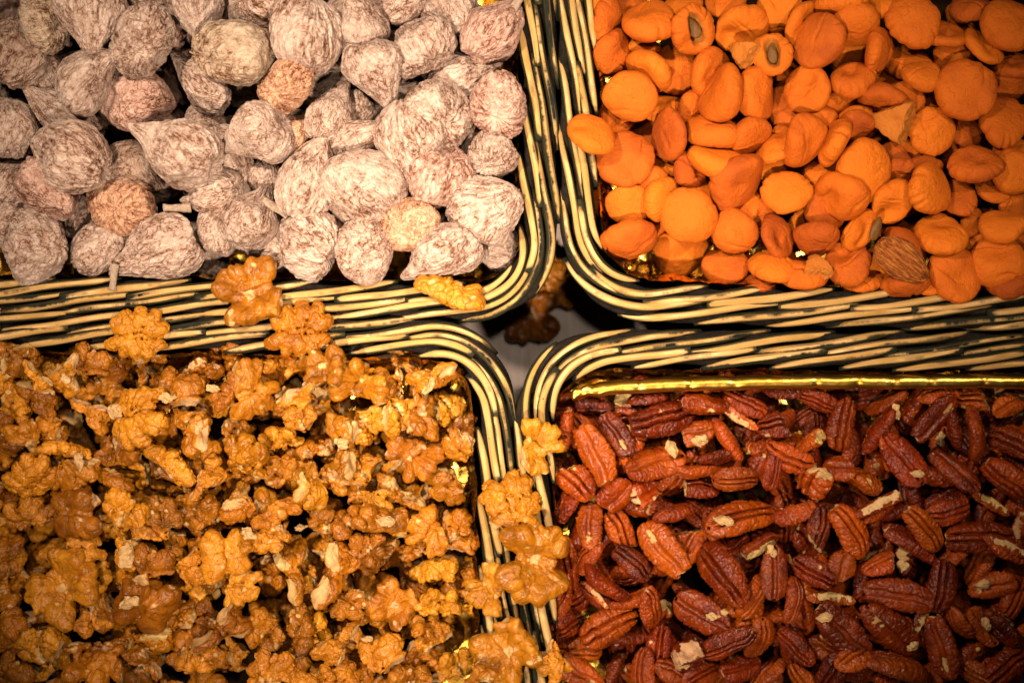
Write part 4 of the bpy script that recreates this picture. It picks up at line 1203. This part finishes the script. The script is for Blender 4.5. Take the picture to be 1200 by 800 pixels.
scatter('fig', 66, lambda x, y: put_fig(x, y, 74, 66, rg.uniform(0, 360), 'r', rg.choice(['', 'd', 'p']), '', True))
for fi, f in enumerate(FIG_LIST):
    rec = put_fig(*f, t=fi / len(FIG_LIST))
    key = (f[0], f[1])
    if key in FIG_STALK:
        an, rx, ry = FIG_STALK[key]
        a = math.radians(an); P = rec['P']
        zc = (P[:, 2].max() + P[:, 2].min()) / 2 + 0.004
        root = np.array([*to_world(rx, ry, zc), zc])
        st = bpy.data.objects.new('stem', STEMS[len(PLACED) % 3]); link(st)
        st.parent = rec['o']
        sc = rg.uniform(0.95, 1.15)
        mw = Matrix.Translation(Vector(root)) @ Matrix.Rotation(a, 4, 'Z') @ Matrix.Rotation(-0.1, 4, 'Y') @ Matrix.Diagonal((sc, sc, sc, 1))
        bpy.context.view_layer.update()
        st.matrix_parent_inverse = rec['o'].matrix_world.inverted()
        st.matrix_basis = mw

# ---- apricots
def put_apr(x, y, a, b, ang, filler=False, shape=None, name='dried_apricot', t=1.0):
    sh = shape or APRS[int(rg.integers(len(APRS)))]
    rho = min(1.0, b / a); tau = 0.46
    sn = math.sqrt(max(0, min(1, (1 - rho * rho) / (1 - tau * tau))))
    tilt = math.asin(min(1, sn)) * rg.choice([-1, 1])
    if rho > 0.9: tilt = rg.uniform(-0.3, 0.3)
    R = rot(math.radians(ang), tilt, 0, rg.uniform(0, 6.28) if shape is None else 0.0, bool(rg.random() < 0.5) if shape is None else False)
    P = sh.P @ R.T
    ca, sa = math.cos(math.radians(ang)), math.sin(math.radians(ang))
    s = a * PX / np.ptp(P[:, 0] * ca + P[:, 1] * sa)
    if rho <= 0.9:
        R2 = rot(math.radians(ang), -tilt, 0, rg.uniform(0, 6.28) if shape is None else 0.0)
        if rest(sh, R2, (s, s, s), x, y, 93, None, True) < rest(sh, R, (s, s, s), x, y, 93, None, True): R = R2
    rec = put(name, sh, R, (s, s, s), x, y, soft=93, zmax=(cap('apricot', t) if x > 700 else RIM + 0.012) - 0.012 * filler, most=0.34 if rho > 0.84 else 0.12, filler=filler)
    rec.update(kind='apricot', tilt=tilt, L=a, note='')
    return rec
scatter('apricot', 48, lambda x, y: put_apr(x, y, 58, rg.uniform(36, 56), rg.uniform(0, 180), True, t=0.0))
for fi, f in enumerate(APR_LIST): put_apr(*f, t=fi / len(APR_LIST))

def seat(name, me, rec, off, ang, sc, label=None):
    """a part sitting in the hollow of an opened fruit"""
    o = bpy.data.objects.new(name, me); link(o); o.parent = rec['o']
    bpy.context.view_layer.update()
    o.matrix_parent_inverse = rec['o'].matrix_world.inverted()
    c = (rec['P'].max(0) + rec['P'].min(0)) / 2
    o.matrix_basis = Matrix.Translation(Vector(c + np.array(off))) @ Matrix.Rotation(math.radians(ang), 4, 'Z') @ Matrix.Diagonal((sc, sc, sc, 1))
    if label: o['label'] = label
    return o
def put_split(x, y, a, ang, tilt, label):
    sh = APR_SPLIT
    R = rot(math.radians(ang), tilt, 0.4)
    s = a * PX / 0.029
    rec = put('opened_apricot', sh, R, (s, s, s), x, y, soft=92, zmax=RIM + 0.002)
    rec.update(kind='apricot', label=label, L=a, note='')
    seat('stone', KERNEL.me, rec, (0, 0, 0.0006), ang + 90, 0.95 * s, 'brown stone showing in the split')
    return rec
put_split(812, 33, 60, 30, 0.25, 'orange apricot torn open in a slot, its brown stone showing, near the upper border')
put_split(905, 64, 50, 10, -0.2, 'orange apricot split open round a loose brown stone, above two upright apricots')
r_ = put_apr(873, 66, 34, 30, 70, shape=APR_FRAG, name='apricot_scrap'); r_['label'] = 'small torn scrap of apricot skin beside the split open apricot'
r_ = put_apr(1047, 145, 50, 44, 95, shape=APR_FRAG, name='apricot_scrap'); r_['label'] = 'pale translucent triangular scrap of apricot on top of the heap'
r_ = put_apr(957, 314, 34, 28, 20, shape=APR_FRAG, name='apricot_scrap'); r_['label'] = 'small torn apricot scrap near the lower border of the apricots'
R = rot(math.radians(-38), 0.2, 0.5)
r_ = put('almond', ALMOND, R, (0.98, 0.98, 0.98), 1056, 304, soft=88)
r_.update(kind='almond', label='single brown almond with grooved skin lying among the apricots', cat='almond')
r_ = put('apricot_kernel', KERNEL, rot(math.radians(70), 0.2), (0.9, 0.8, 0.8), 1026, 268, soft=85)
r_.update(kind='kernel', label='thin tan apricot kernel wedged between apricots above the almond', cat='kernel')

# ---- walnuts: of several turns of several shapes, the one whose outline fits best
HALF = [s for s in WALS if s.kind == 'half']; PIECE = [s for s in WALS if s.kind in ('quarter', 'piece')]; BIT = [s for s in WALS if s.kind == 'bit']
def put_wal(x, y, w, h, filler=False, ang=None, hollow=None, label=None, soft=None, zmx=None, t=1.0):
    big = max(w, h)
    pool = HALF if (big > 76 and min(w, h) > 50) else (HALF + PIECE + PIECE if big > 60 else (PIECE if big > 34 else BIT + PIECE))
    if hollow or (label is None and not filler and big > 62 and min(w, h) > 48 and rg.random() < 0.6): pool = WFAN
    best = None
    for _ in range(14):
        sh = pool[int(rg.integers(len(pool)))]
        fl = bool(rg.random() < 0.5) if hollow is None else bool(hollow)
        tl = rg.uniform(0.05, 0.75 if pool is not WFAN else 0.3) if hollow is None else rg.uniform(0.0, 0.22)
        a = rg.uniform(0, 6.28) if ang is None else math.radians(ang) + rg.choice([0, math.pi]) + rg.uniform(-.2, .2)
        R = rot(a, tl, rg.uniform(0, 6.28), 0, fl)
        P = sh.P @ R.T
        ex, ey = np.ptp(P[:, 0]), np.ptp(P[:, 1])
        s = math.sqrt(w * h * PX * PX / (ex * ey))
        err = abs(math.log((ex / ey) / (w / h))) + 0.9 * max(0, abs(math.log(s)) - 0.15)
        if best is None or err < best[0]: best = (err, sh, R, s)
    _, sh, R, s = best
    s = min(1.3, max(0.62, s))
    t = rg.uniform(0.86, 1.1); c = (t, t * rg.uniform(0.93, 1.04), t * rg.uniform(0.8, 1.1))
    if label and 'tabletop' in label: c = (0.55, 0.5, 0.45)  # darkened tint: shade of the gap put into the walnut colour
    elif label: c = (0.92, 0.92 * rg.uniform(0.94, 1.05), 0.85)
    name = 'walnut_half' if sh.kind == 'half' else 'walnut_piece'
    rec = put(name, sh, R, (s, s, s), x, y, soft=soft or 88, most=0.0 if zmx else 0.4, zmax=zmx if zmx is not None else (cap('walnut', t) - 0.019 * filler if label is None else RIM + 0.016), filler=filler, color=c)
    rec.update(kind='walnut', L=big, note='', hollow=bool(R[2, 2] < 0))
    if label: rec['label'] = label
    return rec
scatter('walnut', 50, lambda x, y: put_wal(x, y, *rg.uniform(48, 74, 2), filler=True, t=-0.6))
scatter('walnut', 50, lambda x, y: put_wal(x, y, *rg.uniform(36, 64, 2), filler=True, t=0.0))
for fi, f in enumerate(WAL_LIST): put_wal(*f, t=fi / len(WAL_LIST))

# ---- pecans
PH = [s for s in PECS if s.kind == 'half']; PP = [s for s in PECS if s.kind in ('piece', 'bit')]; PS = PH + [s for s in PECS if s.kind == 'strip']
def put_pec(x, y, L, W, ang, view, filler=False, t=1.0):
    pool = {'d': PH, 'v': PH, 's': PS, 'p': PP}[view]
    if view == 'd' and L < 58: pool = PH + PP[:3]
    sh = pool[int(rg.integers(len(pool)))]
    roll = {'d': rg.uniform(-.35, .35), 'v': math.pi + rg.uniform(-.35, .35), 's': rg.choice([-1, 1]) * rg.uniform(0.9, 1.6), 'p': rg.uniform(0, 6.28)}[view]
    a = math.radians(ang) + (math.pi if rg.random() < 0.5 else 0)
    R = np.array(Matrix.Rotation(a, 3, 'Z') @ Matrix.Rotation(rg.uniform(-.28, .28), 3, 'Y') @ Matrix.Rotation(roll, 3, 'X'))
    P = sh.P @ R.T
    ca, sa = math.cos(a), math.sin(a)
    sl = L * PX / np.ptp(P[:, 0] * ca + P[:, 1] * sa); sw = W * PX / np.ptp(-P[:, 0] * sa + P[:, 1] * ca)
    sl *= 0.95; sw *= 0.87
    sl = min(1.25, max(0.6, sl)); sw = min(sl * 1.25, max(sl * 0.8, sw))
    t = rg.uniform(0.72, 1.18); c = (t, t * rg.uniform(0.85, 1.1), t * rg.uniform(0.7, 1.0))
    name = 'pecan_half' if sh.kind == 'half' else 'pecan_piece'
    rec = put(name, sh, R, (sl, sw, (sl + sw) / 2), x, y, soft=90, zmax=cap('pecan', t) - 0.014 * filler - 0.007 * (y < 482 or x < 668), most=0.4, filler=filler, color=c)
    rec.update(kind='pecan', L=L, note='', hollow=bool(R[2, 2] < 0))
    return rec
scatter('pecan', 46, lambda x, y: put_pec(x, y, rg.uniform(60, 84), rg.uniform(34, 46), rg.uniform(0, 180), rg.choice(['d', 'v', 's']), True, t=-0.6))
scatter('pecan', 46, lambda x, y: put_pec(x, y, rg.uniform(50, 80), rg.uniform(30, 44), rg.uniform(0, 180), rg.choice(['d', 'v', 's', 'p']), True, t=0.0))
for fi, f in enumerate(PEC_LIST): put_pec(*f, t=fi / len(PEC_LIST))

for (x, y, L, W, ang, lab) in PEC_SLIVER:
    sh = [q for q in PECS if q.kind == 'strip'][int(rg.integers(2))]
    R = np.array(Matrix.Rotation(math.radians(ang), 3, 'Z') @ Matrix.Rotation(math.pi / 2 + rg.uniform(-.2, .2), 3, 'X'))
    P = sh.P @ R.T
    ca, sa = math.cos(math.radians(ang)), math.sin(math.radians(ang))
    s = L * PX / np.ptp(P[:, 0] * ca + P[:, 1] * sa); sw = W * PX / np.ptp(-P[:, 0] * sa + P[:, 1] * ca)
    put('pecan_piece', sh, R, (s, s * 0.8, min(s, max(sw, s * 0.5))), x, y, soft=92, zmax=RIM + 0.002, most=0.3).update(kind='pecan', label=lab, L=L)
for kind, lst in (('walnut', WAL_CRUMB), ('pecan', PEC_CRUMB)):
    for (x, y, L, W) in lst:
        sh = CRUMBS[int(rg.integers(4))]
        a = rg.uniform(-0.4, 0.4) + (math.pi / 2 if W > L else 0)
        m = 0.8 * max(L, W) * PX / 0.0066
        rec = put(kind + '_crumb', sh, rot(a), (m, m * rg.uniform(0.75, 1.0), m * 0.8), x, y, soft=60, zmax=RIM + 0.006, most=0.5)
        rec.update(kind=kind + '_crumb', L=L)
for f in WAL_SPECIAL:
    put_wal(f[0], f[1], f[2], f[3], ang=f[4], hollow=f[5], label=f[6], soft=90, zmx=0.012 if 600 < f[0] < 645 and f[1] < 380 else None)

# ---- leave out what the photograph could show nothing of
W2, H2 = 600, 400
zb = np.full(W2 * H2, 9.0, np.float32)
def pix(P):
    f = (CAMZ - P[:, 2]) / 0.75
    u = ((600 + P[:, 0] / (PX * f)) / 2).astype(int); v = ((400 - P[:, 1] / (PX * f)) / 2).astype(int)
    ok = (u >= 0) & (u < W2) & (v >= 0) & (v < H2)
    return (v * W2 + u)[ok], (CAMZ - P[:, 2])[ok].astype(np.float32)
for rec in PLACED:
    i, dpt = pix(rec['P']); rec['i'], rec['d'] = i, dpt
    np.minimum.at(zb, i, dpt)
nvis = 0
for rec in PLACED:
    vis = np.unique(rec['i'][rec['d'] <= zb[rec['i']] + 0.0008])
    rec['vis'] = len(vis)
    if len(vis):
        rec['vx'] = float((vis % W2).mean() * 2); rec['vy'] = float((vis // W2).mean() * 2)
keep = []
for rec in PLACED:
    outside = not len(rec['i'])
    if (rec['filler'] and rec['vis'] < 14) or rec['vis'] < 5:
        for ch in list(rec['o'].children): bpy.data.objects.remove(ch)
        bpy.data.objects.remove(rec['o'])
    else: keep.append(rec)
PLACED = keep

# ------------------------------------------------------------------ labels that single each piece out
CATS = {'fig': ('fig', 'dried figs in the basket'), 'apricot': ('apricot', 'dried apricots in the basket'),
        'walnut': ('walnut', 'shelled walnuts'), 'pecan': ('pecan', 'shelled pecans'), 'almond': ('almond', None), 'walnut_crumb': ('crumb', 'pale walnut crumbs'), 'pecan_crumb': ('crumb', 'pale pecan crumbs'), 'kernel': ('kernel', None)}
used = set()
for rec in PLACED:
    o = rec['o']; k = rec['kind']
    cat, grp = CATS[k]
    lab = rec.get('label')
    if not lab:
        ax, dn = rec['vx'] / 12, rec['vy'] / 8
        where = lambda a, b: '%s percent across and %s percent down the photo' % (words(round(a)), words(round(b)))
        small = rec['vis'] < 90
        if k.endswith('_crumb'):
            lab = 'pale cream broken crumb of ' + k[:-6]
        elif k == 'fig':
            look = (rec['note'] or {'o': 'orange tinged', 'p': 'pinkish', 'g': 'greenish', 'd': 'dark dusty', 'w': 'whitish'}.get(rec['tint'], 'pale dusty')) 
            if rec['filler'] or small: look = 'half hidden'
            lab = 'dried fig, ' + look if (len(look.split()) > 1 and not rec['filler']) else look + ' dried fig'
            if len(lab.split()) > 8: lab = ' '.join(lab.split()[:8])
        elif k == 'apricot':
            look = 'half hidden' if small else ('edge-on' if abs(rec['tilt']) > 1.0 else ('tilted' if abs(rec['tilt']) > 0.6 else ('large flat' if rec['L'] > 62 else 'flat')))
            lab = look + ' orange dried apricot'
        elif k == 'walnut':
            nm = 'walnut half' if rec['shape'].kind == 'half' else 'walnut piece'
            lab = ('half hidden ' if small else ('large ' if rec['L'] > 70 else '')) + 'golden brown ' + nm + ('' if small else (' hollow side up' if rec['hollow'] else ' domed side up'))
        else:
            nm = 'pecan half' if rec['shape'].kind == 'half' else 'broken pecan'
            lab = ('half hidden ' if small else ('large ' if rec['L'] > 76 else '')) + 'reddish brown ' + nm + ('' if small else (' flat side up' if rec['hollow'] else ' ridged side up'))
        base = lab
        for da, db in ((0, 0), (1, 0), (0, 1), (-1, 0), (0, -1), (1, 1), (-1, -1), (1, -1), (-1, 1)):
            w = '%s percent across, %s percent down the photo' % (words(round(ax) + da), words(round(dn) + db))
            lab = base + ', ' + w
            if lab not in used: break
    used.add(lab)
    tag(o, lab, rec.get('cat', cat), grp)
